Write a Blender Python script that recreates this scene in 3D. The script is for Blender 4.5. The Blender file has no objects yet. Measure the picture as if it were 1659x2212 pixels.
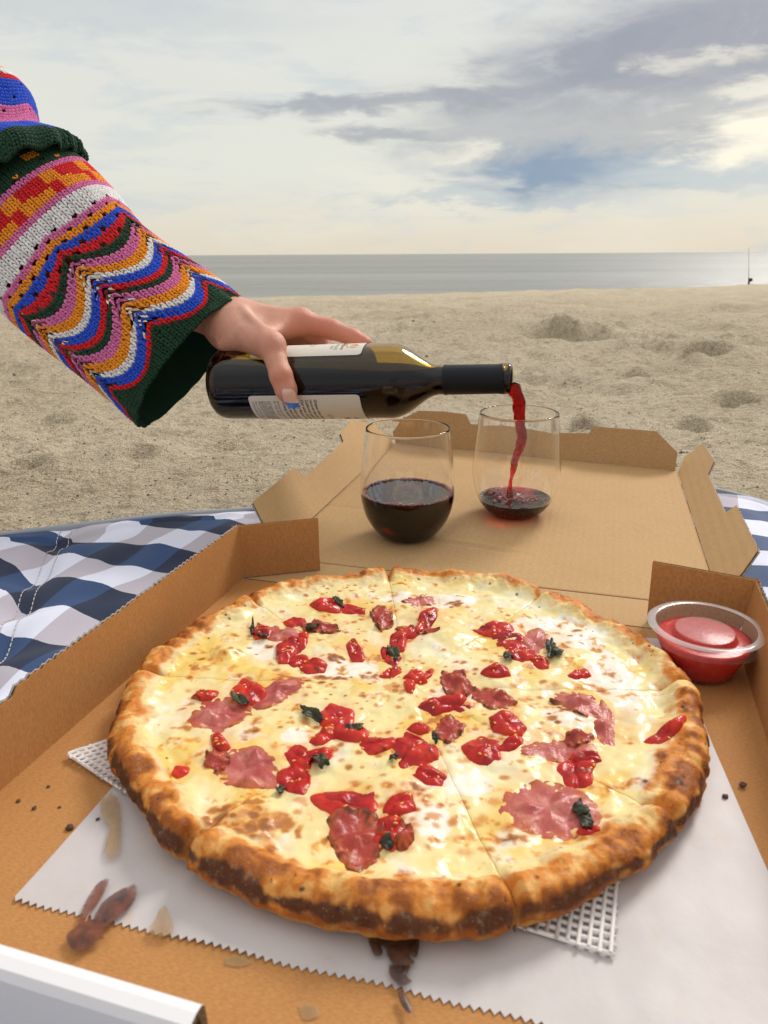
import bpy, bmesh, math, random
import numpy as np
from mathutils import Matrix, Vector

# ------------------------------------------------------------------ camera, sky, sun, exposure
scene = bpy.context.scene
COL = scene.collection
PITCH, ROLL = math.radians(19.2), math.radians(0.32)
CAM = np.array([0.0, 0.0, 0.27])
_f = np.array([0, math.cos(PITCH), -math.sin(PITCH)]); _r = np.array([1.0, 0, 0]); _u = np.cross(_r, _f)
_c, _s = math.cos(ROLL), math.sin(ROLL)
RT, UP, FW = _c*_r - _s*_u, _s*_r + _c*_u, _f
FPX, CX, CY = 1600.0, 829.5, 1106.0          # focal length and centre of the measuring picture (1659 px wide)

cam_data = bpy.data.cameras.new('camera')
cam_data.sensor_fit = 'HORIZONTAL'; cam_data.sensor_width = 36.0
cam_data.lens = 36.0*FPX/1659.0
cam_data.clip_start = 0.01; cam_data.clip_end = 20000.0
cam_data.dof.use_dof = True; cam_data.dof.focus_distance = 0.70; cam_data.dof.aperture_fstop = 25.0
cam = bpy.data.objects.new('camera', cam_data); COL.objects.link(cam)
cam.matrix_world = Matrix([[RT[i], UP[i], -FW[i], CAM[i]] for i in range(3)] + [[0, 0, 0, 1]])
scene.camera = cam

SUN_EL, SUN_AZ = math.radians(39), math.radians(38)     # azimuth from +Y towards +X
sun_data = bpy.data.lights.new('sun', 'SUN')
sun_data.energy = 2.2; sun_data.angle = math.radians(17); sun_data.color = (1.0, 0.955, 0.89)
sun = bpy.data.objects.new('sun', sun_data); COL.objects.link(sun)
sdir = Vector((math.sin(SUN_AZ)*math.cos(SUN_EL), math.cos(SUN_AZ)*math.cos(SUN_EL), math.sin(SUN_EL)))
sun.rotation_euler = sdir.to_track_quat('Z', 'Y').to_euler()
sun.location = (2, 3, 4)

scene.view_settings.view_transform = 'Standard'; scene.view_settings.look = 'None'
scene.view_settings.exposure = 0.0; scene.view_settings.gamma = 1.0
scene.view_settings.use_curve_mapping = False
scene.render.engine = 'CYCLES'
cy = scene.cycles
cy.max_bounces = 16; cy.transmission_bounces = 14; cy.transparent_max_bounces = 16
cy.glossy_bounces = 6; cy.diffuse_bounces = 4
cy.sample_clamp_indirect = 6.0; cy.use_denoising = True
cy.caustics_reflective = False; cy.caustics_refractive = True; cy.blur_glossy = 0.3


class NG:
    """small helper for writing node trees"""
    def __init__(self, tree):
        self.t = tree; self.n = tree.nodes; self.l = tree.links
    def node(self, typ, **kw):
        nd = self.n.new(typ)
        for k, v in kw.items(): setattr(nd, k, v)
        return nd
    def put(self, sock, v):
        if hasattr(v, 'is_linked'): self.l.new(v, sock)
        else: sock.default_value = v
    def math(self, op, a, b=None, c=None, clamp=False):
        nd = self.node('ShaderNodeMath', operation=op, use_clamp=clamp)
        self.put(nd.inputs[0], a)
        if b is not None: self.put(nd.inputs[1], b)
        if c is not None: self.put(nd.inputs[2], c)
        return nd.outputs[0]
    def add(self, a, b): return self.math('ADD', a, b)
    def mul(self, a, b): return self.math('MULTIPLY', a, b)
    def smooth(self, x, lo, hi, a=0.0, b=1.0):
        nd = self.node('ShaderNodeMapRange', interpolation_type='SMOOTHSTEP')
        self.put(nd.inputs['Value'], x); nd.inputs['From Min'].default_value = lo; nd.inputs['From Max'].default_value = hi
        nd.inputs['To Min'].default_value = a; nd.inputs['To Max'].default_value = b
        return nd.outputs[0]
    def mix(self, f, a, b, mode='MIX'):
        nd = self.node('ShaderNodeMix', data_type='RGBA', blend_type=mode)
        self.put(nd.inputs[0], f)
        for s, v in ((nd.inputs[6], a), (nd.inputs[7], b)):
            self.put(s, (*v, 1.0) if isinstance(v, tuple) and len(v) == 3 else v)
        return nd.outputs[2]
    def noise(self, vec, scale, detail=3.0, rough=0.55, dist=0.0, out=0):
        nd = self.node('ShaderNodeTexNoise')
        self.put(nd.inputs['Vector'], vec); nd.inputs['Scale'].default_value = scale
        nd.inputs['Detail'].default_value = detail; nd.inputs['Roughness'].default_value = rough
        nd.inputs['Distortion'].default_value = dist
        return nd.outputs[out]
    def mapping(self, vec, loc=(0, 0, 0), rot=(0, 0, 0), sc=(1, 1, 1)):
        nd = self.node('ShaderNodeMapping'); self.put(nd.inputs[0], vec)
        nd.inputs[1].default_value = loc; nd.inputs[2].default_value = rot; nd.inputs[3].default_value = sc
        return nd.outputs[0]
    def pos(self): return self.node('ShaderNodeNewGeometry').outputs['Position']
    def attr(self, name='Col'):
        return self.node('ShaderNodeAttribute', attribute_name=name).outputs['Color']
    def bump(self, h, strength=0.3, dist=0.001, normal=None):
        nd = self.node('ShaderNodeBump'); self.put(nd.inputs['Height'], h)
        nd.inputs['Strength'].default_value = strength; nd.inputs['Distance'].default_value = dist
        if normal is not None: self.put(nd.inputs['Normal'], normal)
        return nd.outputs[0]


# ---- sky: an overcast evening sky, cloud layers written on the direction of view
world = bpy.data.worlds.new('World'); scene.world = world; world.use_nodes = True
w = NG(world.node_tree); w.n.clear()
wdir = w.node('ShaderNodeTexCoord').outputs['Generated']
sep = w.node('ShaderNodeSeparateXYZ'); w.put(sep.inputs[0], wdir)
dx, dy, dz = sep.outputs
zc = w.math('MAXIMUM', dz, 0.0)
stretch = w.mapping(wdir, sc=(1.0, 1.0, 3.4))
n_big = w.noise(stretch, 2.6, 7, 0.55, 0.4)
n_mid = w.noise(w.mapping(wdir, loc=(3.1, 0.4, 1.7), sc=(1, 1, 4.5)), 6.5, 8, 0.6, 0.5)
n_fin = w.noise(w.mapping(wdir, loc=(1.1, 2.4, 0.7), sc=(1, 1, 3.2)), 16.0, 8, 0.62, 0.3)
wx = w.add(w.mul(w.math('SUBTRACT', n_mid, 0.5), 0.30), w.mul(w.math('SUBTRACT', n_fin, 0.5), 0.10))
wz = w.add(w.mul(w.math('SUBTRACT', n_big, 0.5), 0.05), w.mul(w.math('SUBTRACT', n_fin, 0.5), 0.055))
qx, qz = w.add(dx, wx), w.add(dz, wz)
def cloud(cx, cz, sx, sz, tilt=0.0):
    ax = w.math('SUBTRACT', qx, cx); az = w.math('SUBTRACT', qz, cz)
    if tilt: az = w.math('SUBTRACT', az, w.mul(ax, tilt))
    a = w.math('POWER', w.math('ABSOLUTE', w.math('DIVIDE', ax, sx)), 2.0)
    b = w.math('POWER', w.math('ABSOLUTE', w.math('DIVIDE', az, sz)), 2.0)
    return w.math('EXPONENT', w.mul(w.add(a, b), -1.0))
c = w.mix(w.smooth(dz, 0.0, 0.10), (0.80, 0.73, 0.60), (0.80, 0.80, 0.72))
c = w.mix(w.smooth(dz, 0.13, 0.42), c, (0.74, 0.76, 0.77))
c = w.mix(w.mul(w.smooth(n_mid, 0.48, 0.68), 0.55), c, (0.60, 0.67, 0.71))        # thin grey-blue veils
c = w.mix(w.mul(w.smooth(n_big, 0.52, 0.30), 0.5), c, (0.90, 0.87, 0.75))         # bright cream gaps
LAV = (0.33, 0.345, 0.40); GRY = (0.50, 0.51, 0.51); BLU = (0.22, 0.32, 0.46); PAL = (0.55, 0.61, 0.64); BRT = (1.05, 0.98, 0.80)
def lay(c, m, col, lo=0.25, hi=0.75, k=1.0):
    return w.mix(w.mul(w.smooth(m, lo, hi), k), c, col)
c = lay(c, cloud(0.24, 0.140, 0.21, 0.062), GRY, 0.03, 0.85, 0.95)
c = lay(c, cloud(0.34, 0.085, 0.24, 0.020), PAL, 0.2, 0.8, 0.85)
c = lay(c, cloud(0.15, 0.060, 0.20, 0.012), PAL, 0.2, 0.8, 0.8)
c = lay(c, cloud(0.44, 0.122, 0.10, 0.026, 0.12), BRT, 0.15, 0.85, 0.95)
c = lay(c, cloud(0.105, 0.112, 0.045, 0.012, 0.1), BRT, 0.15, 1.0, 0.6)
c = lay(c, cloud(0.215, 0.092, 0.125, 0.030, 0.05), BLU, 0.05, 1.0, 0.95)
c = lay(c, cloud(0.00, 0.136, 0.11, 0.011), LAV, 0.1, 1.0, 0.65)
c = lay(c, cloud(0.02, 0.172, 0.22, 0.012, 0.05), LAV, 0.1, 1.0, 0.75)
c = lay(c, cloud(0.33, 0.215, 0.22, 0.060, 0.10), LAV, 0.08, 0.85, 0.95)
n_tex = w.noise(w.mapping(wdir, loc=(0.3, 1.9, 4.4), sc=(1, 1, 2.6)), 8.0, 9, 0.62, 0.6)
lavm = cloud(0.36, 0.205, 0.30, 0.085, 0.08)
c = w.mix(w.mul(w.mul(w.smooth(n_tex, 0.46, 0.68), 0.75), w.smooth(lavm, 0.1, 0.7)), c, (0.56, 0.57, 0.58))
c = w.mix(w.mul(w.mul(w.smooth(n_tex, 0.46, 0.30), 0.55), w.smooth(lavm, 0.1, 0.7)), c, (0.29, 0.315, 0.38))
c = lay(c, cloud(0.42, 0.165, 0.10, 0.010, 0.06), BRT, 0.1, 1.0, 0.55)
c = lay(c, cloud(0.34, 0.196, 0.045, 0.010), BRT, 0.0, 1.0, 0.5)
c = lay(c, cloud(-0.35, 0.25, 0.30, 0.03), PAL, 0.2, 0.9, 0.5)
# the side of the sky away from the sun is dimmer
c = w.mix(w.smooth(dy, 0.35, -0.7, 0.0, 0.45), c, (0.30, 0.32, 0.36))
# the cloud deck is a little brighter overhead than near the horizon, as under any overcast
c = w.mix(w.smooth(dz, 0.30, 0.95), c, (1.12, 1.10, 1.06))
bg_cloud = w.node('ShaderNodeBackground'); w.put(bg_cloud.inputs[0], c); bg_cloud.inputs[1].default_value = 1.0
sky = w.node('ShaderNodeTexSky', sky_type='NISHITA'); sky.sun_disc = False
sky.sun_elevation = SUN_EL; sky.sun_rotation = SUN_AZ; sky.dust_density = 2.0
bg_sky = w.node('ShaderNodeBackground'); w.put(bg_sky.inputs[0], sky.outputs[0]); bg_sky.inputs[1].default_value = 0.1
mx = w.node('ShaderNodeMixShader'); mx.inputs[0].default_value = 0.92
w.l.new(bg_sky.outputs[0], mx.inputs[1]); w.l.new(bg_cloud.outputs[0], mx.inputs[2])
w.l.new(mx.outputs[0], w.node('ShaderNodeOutputWorld').inputs[0])

# ------------------------------------------------------------------ helpers
rng = np.random.default_rng(7); random.seed(7)

def ray(x, y): return RT*((x-CX)/FPX) + UP*((CY-y)/FPX) + FW
def onz(x, y, z):                       # the point of the place seen at a picture position, on a level plane
    d = ray(x, y); return CAM + d*((z-CAM[2])/d[2])
def onpl(x, y, p0, n):                  # ... on any plane
    d = ray(x, y); return CAM + d*(np.dot(np.asarray(p0)-CAM, n)/np.dot(d, n))
def atd(x, y, D): return CAM + ray(x, y)*D
def proj(P):
    q = np.asarray(P) - CAM; z = q@FW
    return CX + FPX*(q@RT)/z, CY - FPX*(q@UP)/z
def sstep(x, a, b):
    t = np.clip((x-a)/(b-a), 0, 1); return t*t*(3-2*t)
def unit(v): v = np.asarray(v, float); return v/(np.linalg.norm(v, axis=-1, keepdims=True)+1e-12)

_perm = {}
def perlin(x, y, seed=0):
    if seed not in _perm:
        r = np.random.default_rng(seed+1000); p = r.permutation(512); a = r.uniform(0, 2*np.pi, 512)
        _perm[seed] = (p, np.cos(a), np.sin(a))
    p, gx, gy = _perm[seed]
    x = np.asarray(x, float); y = np.asarray(y, float)
    xi = np.floor(x).astype(int); yi = np.floor(y).astype(int); fx = x-xi; fy = y-yi
    u = fx*fx*fx*(fx*(fx*6-15)+10); v = fy*fy*fy*(fy*(fy*6-15)+10)
    def g(i, j, ax, ay):
        h = p[(p[i & 511] + j) & 511]; return gx[h]*ax + gy[h]*ay
    a = g(xi, yi, fx, fy); b = g(xi+1, yi, fx-1, fy); c_ = g(xi, yi+1, fx, fy-1); d = g(xi+1, yi+1, fx-1, fy-1)
    return ((a+(b-a)*u) + ((c_+(d-c_)*u)-(a+(b-a)*u))*v)*1.5
def fbm(x, y, octv=4, seed=0, gain=0.5):
    s = 0; a = 1.0
    for k in range(octv):
        s = s + a*perlin(x*2**k + 17.3*k, y*2**k - 9.1*k, seed+k); a *= gain
    return s

def tag(o, label=None, cat=None, group=None, kind=None):
    if label: o['label'] = label
    if cat: o['category'] = cat
    if group: o['group'] = group
    if kind: o['kind'] = kind
    return o
def thing(name, loc, label, cat, group=None):
    o = bpy.data.objects.new(name, None); o.empty_display_size = 0.02; COL.objects.link(o)
    o.location = tuple(float(v) for v in loc); tag(o, label, cat, group); return o
def link(name, me, parent=None):
    o = bpy.data.objects.new(name, me); COL.objects.link(o)
    if parent is not None:
        o.parent = parent
        if parent.type == 'EMPTY': o.matrix_parent_inverse = Matrix.Translation(-Vector(parent.location))
    return o
def mesh(name, V, F, mat, parent=None, col=None, smooth=True, mats=None, midx=None):
    """V (n,3); F (m,k) array or list of faces; one linked object"""
    me = bpy.data.meshes.new(name)
    V = np.asarray(V, np.float32)
    if isinstance(F, np.ndarray):
        m, k = F.shape
        me.vertices.add(len(V)); me.vertices.foreach_set('co', V.ravel())
        me.loops.add(m*k); me.loops.foreach_set('vertex_index', F.astype(np.int32).ravel())
        me.polygons.add(m); me.polygons.foreach_set('loop_start', np.arange(0, m*k, k, dtype=np.int32))
        me.polygons.foreach_set('loop_total', np.full(m, k, np.int32))
        me.update(calc_edges=True)
    else:
        me.from_pydata(V.tolist(), [], F)
    if smooth: me.polygons.foreach_set('use_smooth', np.ones(len(me.polygons), bool))
    if mats:
        for mm in mats: me.materials.append(mm)
        if midx is not None: me.polygons.foreach_set('material_index', np.asarray(midx, np.int32))
    else: me.materials.append(mat)
    if col is not None:
        col = np.asarray(col, np.float32)
        if col.shape[1] == 3: col = np.concatenate([col, np.ones((len(col), 1), np.float32)], 1)
        at = me.color_attributes.new('Col', 'FLOAT_COLOR', 'POINT'); at.data.foreach_set('color', np.ascontiguousarray(col).ravel())
    me.update()
    return link(name, me, parent)
def gridf(nr, nc, wrap=False, off=0):
    """quads of an nr x nc vertex grid (row major)"""
    i = np.arange(nr-1)[:, None]; j = np.arange(nc if wrap else nc-1)[None, :]
    j2 = (j+1) % nc
    a = i*nc+j; b = i*nc+j2; c_ = (i+1)*nc+j2; d = (i+1)*nc+j
    return np.stack([a, b, c_, d], -1).reshape(-1, 4) + off
def lathe(prof, n=64):
    """prof list of (r,z) -> V,F around z"""
    prof = np.asarray(prof, float); a = np.linspace(0, 2*np.pi, n, endpoint=False)
    V = np.stack([prof[:, 0:1]*np.cos(a), prof[:, 0:1]*np.sin(a), np.repeat(prof[:, 1:2], n, 1)], -1).reshape(-1, 3)
    return V, gridf(len(prof), n, True)
def tube(path, rad, n=10, caps=True):
    path = np.asarray(path, float); m = len(path); rad = np.broadcast_to(rad, (m,))
    T = unit(np.gradient(path, axis=0)); ref = np.array([0.13, 0.2, 1.0])
    N = unit(np.cross(T, ref)); B = np.cross(T, N)
    a = np.linspace(0, 2*np.pi, n, endpoint=False)
    V = (path[:, None] + rad[:, None, None]*(np.cos(a)[None, :, None]*N[:, None] + np.sin(a)[None, :, None]*B[:, None])).reshape(-1, 3)
    F = [tuple(q) for q in gridf(m, n, True)]
    if caps: F += [tuple(range(n))[::-1], tuple(range((m-1)*n, m*n))]
    return V, F
def spline(P, n):
    """Catmull-Rom through rows of P, n samples"""
    P = np.asarray(P, float); Q = np.vstack([2*P[0]-P[1], P, 2*P[-1]-P[-2]])
    t = np.linspace(0, len(P)-1-1e-9, n); i = np.floor(t).astype(int); f = (t-i)[:, None]
    a, b, c_, d = Q[i], Q[i+1], Q[i+2], Q[i+3]
    return 0.5*((2*b)+(-a+c_)*f+(2*a-5*b+4*c_-d)*f**2+(-a+3*b-3*c_+d)*f**3)

def material(name):
    m = bpy.data.materials.new(name); m.use_nodes = True
    g = NG(m.node_tree); b = g.n['Principled BSDF']; return m, g, b
def plain(name, col, rough=0.5, spec=0.5, **kw):
    m, g, b = material(name)
    b.inputs['Base Color'].default_value = (*col, 1); b.inputs['Roughness'].default_value = rough
    b.inputs['Specular IOR Level'].default_value = spec
    for k, v in kw.items(): b.inputs[k].default_value = v
    return m
def absorber(name, sig, ior, rough=0.0, tint=(1, 1, 1)):
    """clear body whose colour comes from the depth the light travels in it (absorption per metre)"""
    m, g, b = material(name)
    b.inputs['Base Color'].default_value = (*tint, 1); b.inputs['Transmission Weight'].default_value = 1.0
    b.inputs['IOR'].default_value = ior; b.inputs['Roughness'].default_value = rough
    dens = max(sig)
    if dens > 0:
        v = g.node('ShaderNodeVolumeAbsorption'); v.inputs['Density'].default_value = dens
        v.inputs['Color'].default_value = (*[1-s/dens for s in sig], 1)
        g.l.new(v.outputs[0], g.n['Material Output'].inputs['Volume'])
    return m

# ------------------------------------------------------------------ materials
M = {}
BOX_ROT = math.radians(16.5)
def mk_card(name, base, dark, flute=True):
    m, g, b = material(name); p = g.pos()
    q = g.mapping(p, rot=(0, 0, BOX_ROT))
    fib = g.noise(g.mapping(q, sc=(1, 3.0, 1)), 420, 4, 0.6)
    big = g.noise(q, 26, 4, 0.6)
    col = g.mix(g.smooth(fib, 0.3, 0.7), dark, base)
    col = g.mix(g.mul(g.smooth(big, 0.4, 0.75), 0.35), col, dark)
    spk = g.smooth(g.noise(q, 900, 1, 0.5), 0.68, 0.76)
    col = g.mix(g.mul(spk, 0.35), col, (0.25, 0.14, 0.06))
    g.put(b.inputs['Base Color'], col); b.inputs['Roughness'].default_value = 0.78
    b.inputs['Specular IOR Level'].default_value = 0.25
    if flute:
        wv = g.node('ShaderNodeTexWave', wave_type='BANDS', bands_direction='X')
        g.put(wv.inputs['Vector'], q); wv.inputs['Scale'].default_value = 46; wv.inputs['Distortion'].default_value = 0.8
        wv.inputs['Detail'].default_value = 1; wv.inputs['Detail Scale'].default_value = 2
        h = g.add(g.mul(wv.outputs[1], 0.5), g.add(g.mul(fib, 0.5), g.mul(big, 1.2)))
        g.put(b.inputs['Normal'], g.bump(h, 0.35, 0.0006))
    else:
        g.put(b.inputs['Normal'], g.bump(g.add(fib, big), 0.3, 0.0005))
    return m
M['card'] = mk_card('kraft_board', (0.53, 0.335, 0.160), (0.43, 0.26, 0.112))
M['tray_shaded'] = mk_card('kraft_tray_shaded', (0.50, 0.245, 0.085), (0.40, 0.18, 0.056))  # lid kraft made darker and warmer; wall and pizza shade put into its colour
M['core'] = mk_card('board_core', (0.26, 0.15, 0.07), (0.05, 0.03, 0.015))
M['white_board'] = plain('white_board', (0.78, 0.76, 0.77), 0.55)

def mk_paper():
    m, g, b = material('parchment'); p = g.pos()
    n = g.noise(p, 22, 4, 0.6); s = g.noise(p, 60, 4, 0.6)
    col = g.mix(g.smooth(n, 0.35, 0.7), (0.54, 0.50, 0.495), (0.49, 0.45, 0.44))
    col = g.mix(g.mul(g.smooth(s, 0.62, 0.74), 0.28), col, (0.55, 0.36, 0.18))
    g.put(b.inputs['Base Color'], col); b.inputs['Roughness'].default_value = 0.5
    g.put(b.inputs['Normal'], g.bump(g.noise(p, 35, 5, 0.6), 0.25, 0.002))
    return m
M['paper'] = mk_paper()
M['net'] = plain('net_foam', (0.74, 0.70, 0.68), 0.5)

def mk_sand():
    m, g, b = material('sand'); p = g.pos()
    n1 = g.noise(p, 1.3, 5, 0.6); n2 = g.noise(p, 34, 5, 0.65); n3 = g.noise(p, 420, 3, 0.7); n4 = g.noise(p, 150, 3, 0.7)
    col = g.mix(g.smooth(n1, 0.35, 0.68), (0.68, 0.575, 0.415), (0.56, 0.465, 0.32))
    col = g.mix(g.mul(g.smooth(n2, 0.45, 0.68), 0.5), col, (0.30, 0.235, 0.145))
    col = g.mix(g.mul(g.smooth(n3, 0.50, 0.64), 0.75), col, (0.17, 0.12, 0.07))
    col = g.mix(g.mul(g.smooth(n3, 0.47, 0.35), 0.7), col, (0.66, 0.58, 0.44))
    n5 = g.noise(p, 62, 4, 0.75); n6 = g.noise(p, 16, 5, 0.7)
    col = g.mix(g.mul(g.smooth(n4, 0.58, 0.68), 0.7), col, (0.22, 0.15, 0.08))
    col = g.mix(g.mul(g.smooth(n5, 0.56, 0.68), 0.65), col, (0.20, 0.15, 0.09))
    col = g.mix(g.mul(g.smooth(n5, 0.44, 0.32), 0.5), col, (0.66, 0.58, 0.44))
    col = g.mix(g.mul(g.smooth(n6, 0.56, 0.70), 0.55), col, (0.25, 0.19, 0.115))
    g.put(b.inputs['Base Color'], col); b.inputs['Roughness'].default_value = 0.9; b.inputs['Specular IOR Level'].default_value = 0.2
    h = g.add(g.mul(n3, 0.35), g.add(g.mul(n4, 0.8), g.add(g.mul(n5, 1.2), g.add(g.mul(n2, 1.4), g.mul(n6, 3.0)))))
    g.put(b.inputs['Normal'], g.bump(h, 1.0, 0.009))
    return m
M['sand'] = mk_sand()

def mk_sea():
    m, g, b = material('sea_water'); p = g.pos()
    n = g.noise(g.mapping(p, sc=(0.25, 1.0, 1)), 0.28, 5, 0.6); n2 = g.noise(g.mapping(p, sc=(0.3, 1, 1)), 1.6, 4, 0.6)
    col = g.mix(g.smooth(g.noise(g.mapping(p, sc=(0.1, 0.6, 1)), 0.03, 4, 0.6), 0.4, 0.65), (0.17, 0.17, 0.145), (0.25, 0.25, 0.225))
    g.put(b.inputs['Base Color'], col); b.inputs['Roughness'].default_value = 0.38
    g.put(b.inputs['Normal'], g.bump(g.add(n, g.mul(n2, 0.25)), 1.0, 0.9))
    return m
M['sea'] = mk_sea()

def mk_blanket():
    m, g, b = material('gingham'); uv = g.node('ShaderNodeAttribute', attribute_name='Chk').outputs['Vector']
    s = g.node('ShaderNodeSeparateXYZ'); g.put(s.inputs[0], uv)
    a = g.math('GREATER_THAN', g.math('FRACT', g.mul(s.outputs[0], 0.5)), 0.5)
    d = g.math('GREATER_THAN', g.math('FRACT', g.mul(s.outputs[1], 0.5)), 0.5)
    dark = g.mix(a, (0.010, 0.017, 0.046), (0.022, 0.056, 0.150))
    lite = g.mix(a, (0.46, 0.42, 0.47), (0.69, 0.70, 0.82))
    col = g.mix(d, dark, lite)
    wv = g.noise(uv, 90, 2, 0.5)
    col = g.mix(g.mul(g.smooth(wv, 0.4, 0.6), 0.10), col, (0.3, 0.33, 0.4))
    g.put(b.inputs['Base Color'], col); b.inputs['Roughness'].default_value = 0.62
    b.inputs['Specular IOR Level'].default_value = 0.2
    g.put(b.inputs['Normal'], g.bump(g.noise(g.pos(), 160, 4, 0.6), 0.25, 0.0012))
    return m
M['blanket'] = mk_blanket()
M['binding'] = plain('blanket_binding', (0.30, 0.32, 0.35), 0.7)
M['thread'] = plain('thread', (0.55, 0.52, 0.48), 0.8)

def mk_pizza():
    m, g, b = material('pizza_surface'); p = g.pos(); col = g.attr('Col')
    n1 = g.noise(p, 260, 4, 0.65); n2 = g.noise(p, 900, 3, 0.6); n0 = g.noise(p, 75, 4, 0.6)
    al = g.node('ShaderNodeAttribute', attribute_name='Col').outputs['Alpha']       # 0 cheese .. 1 crust
    toast = g.mul(g.smooth(n1, 0.50, 0.72), g.add(g.mul(al, 0.55), 0.03))
    col = g.mix(toast, col, g.mix(1.0, col, (0.76, 0.47, 0.22), 'MULTIPLY'))
    pale = g.mul(g.smooth(n1, 0.46, 0.30), g.add(g.mul(al, 0.16), 0.03))
    col = g.mix(pale, col, g.mix(0.5, col, (0.86, 0.74, 0.50)))
    col = g.mix(g.mul(g.smooth(n2, 0.62, 0.72), g.mul(al, 0.22)), col, (0.90, 0.70, 0.40))
    g.put(b.inputs['Base Color'], col)
    g.put(b.inputs['Roughness'], g.add(0.24, g.mul(al, 0.30)))
    g.put(b.inputs['Specular IOR Level'], g.add(0.42, g.mul(al, -0.2)))
    b.inputs['Subsurface Weight'].default_value = 0.06; b.inputs['Subsurface Scale'].default_value = 0.004
    b.inputs['Subsurface Radius'].default_value = (1.0, 0.6, 0.3)
    h = g.add(g.mul(n0, 1.0), g.add(g.mul(n1, 0.5), g.mul(n2, 0.22)))
    bn = g.bump(h, 0.5, 0.0022); g.put(bn.node.inputs['Strength'], g.add(g.mul(al, 0.45), 0.16)); g.put(b.inputs['Normal'], bn)
    return m
M['pizza'] = mk_pizza()
def mk_top(name, rough, fine, sss=0.0, bump=0.4):
    m, g, b = material(name); p = g.pos(); col = g.attr('Col')
    n = g.noise(p, fine, 4, 0.6)
    col = g.mix(g.mul(g.smooth(n, 0.5, 0.72), 0.45), col, g.mix(1.0, col, (0.45, 0.30, 0.25), 'MULTIPLY'))
    
    g.put(b.inputs['Base Color'], col); b.inputs['Roughness'].default_value = rough; b.inputs['Specular IOR Level'].default_value = 0.3
    b.inputs['Subsurface Weight'].default_value = sss; b.inputs['Subsurface Scale'].default_value = 0.003
    g.put(b.inputs['Normal'], g.bump(n, bump, 0.0015))
    return m
M['tomato'] = mk_top('roast_tomato', 0.22, 190)
M['ham'] = mk_top('cured_ham', 0.30, 240)
M['basil'] = mk_top('basil', 0.4, 300, 0.0)
M['seed'] = plain('tomato_seed', (0.80, 0.42, 0.08), 0.3)

M['glass'] = absorber('clear_glass', (1.2, 1.6, 2.0), 1.46)
M['bottle_glass'] = absorber('bottle_glass', (105, 185, 900), 1.5)
M['bottle_glass'].node_tree.nodes['Principled BSDF'].inputs['Specular IOR Level'].default_value = 0.12
M['wine'] = absorber('red_wine', (80, 1500, 1000), 1.34)
M['bottled_wine'] = plain('bottled_wine', (0.006, 0.003, 0.006), 0.3, 0.0)
M['wine_thin'] = absorber('pouring_wine', (110, 1700, 1100), 1.34)
M['bubble'] = plain('bubble', (0.62, 0.26, 0.29), 0.05, 1.0, Alpha=0.62)
M['capsule'] = plain('capsule', (0.006, 0.007, 0.011), 0.5, 0.25)
M['label'] = None
def mk_label():
    m, g, b = material('label_paper'); n = g.noise(g.pos(), 900, 3, 0.6)
    g.put(b.inputs['Base Color'], g.mix(g.smooth(n, 0.3, 0.7), (0.70, 0.66, 0.57), (0.64, 0.59, 0.50)))
    b.inputs['Roughness'].default_value = 0.6; g.put(b.inputs['Normal'], g.bump(n, 0.2, 0.0003)); return m
M['label'] = mk_label()
M['ink'] = plain('ink', (0.03, 0.025, 0.025), 0.6)
M['ink_brown'] = plain('ink_brown', (0.22, 0.12, 0.10), 0.6)
M['ink_orange'] = plain('ink_orange', (0.60, 0.22, 0.06), 0.6)
def mk_skin():
    m, g, b = material('skin'); p = g.pos(); col = g.attr('Col')
    n = g.noise(p, 90, 4, 0.6); f = g.noise(p, 700, 3, 0.6)
    col = g.mix(g.mul(g.smooth(n, 0.42, 0.68), 0.30), col, (0.55, 0.19, 0.11))
    g.put(b.inputs['Base Color'], col); b.inputs['Roughness'].default_value = 0.44
    b.inputs['Subsurface Weight'].default_value = 0.10; b.inputs['Subsurface Scale'].default_value = 0.006
    b.inputs['Subsurface Radius'].default_value = (1.0, 0.35, 0.2)
    vo = g.node('ShaderNodeTexVoronoi', feature='DISTANCE_TO_EDGE'); g.put(vo.inputs['Vector'], g.mapping(p, rot=(0.4, 0.3, 0.5), sc=(1, 1.8, 1.4))); vo.inputs['Scale'].default_value = 420
    g.put(b.inputs['Normal'], g.bump(g.add(g.add(f, g.mul(n, 1.5)), g.mul(vo.outputs[0], 1.3)), 0.45, 0.0010)); return m
M['skin'] = mk_skin()
M['nail'] = plain('nail', (0.80, 0.50, 0.43), 0.12, 0.6)
M['polish'] = plain('nail_polish', (0.02, 0.16, 0.62), 0.12, 0.6)
def mk_yarn():
    m, g, b = material('yarn'); col = g.attr('Col'); n = g.noise(g.pos(), 1500, 2, 0.6)
    col = g.mix(g.mul(g.smooth(n, 0.45, 0.7), 0.35), col, g.mix(1.0, col, (0.5, 0.5, 0.5), 'MULTIPLY'))
    g.put(b.inputs['Base Color'], col); b.inputs['Roughness'].default_value = 0.85
    b.inputs['Specular IOR Level'].default_value = 0.2
    b.inputs['Sheen Weight'].default_value = 0.12
    g.put(b.inputs['Normal'], g.bump(n, 0.4, 0.0006)); return m
M['yarn'] = mk_yarn()
M['cup'] = plain('clear_plastic', (.86, .84, .85), .08, .5, Alpha=.025)
M['cup_lid'] = plain('lid_plastic', (.88, .84, .83), .10, .6, Alpha=.018)
M['lid_ring'] = plain('ring_plastic', (.90, .86, .85), .12, .8, Alpha=.34)
M['cup_rim'] = plain('rim_plastic', (.88, .84, .83), .08, .8, Alpha=.15)
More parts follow.
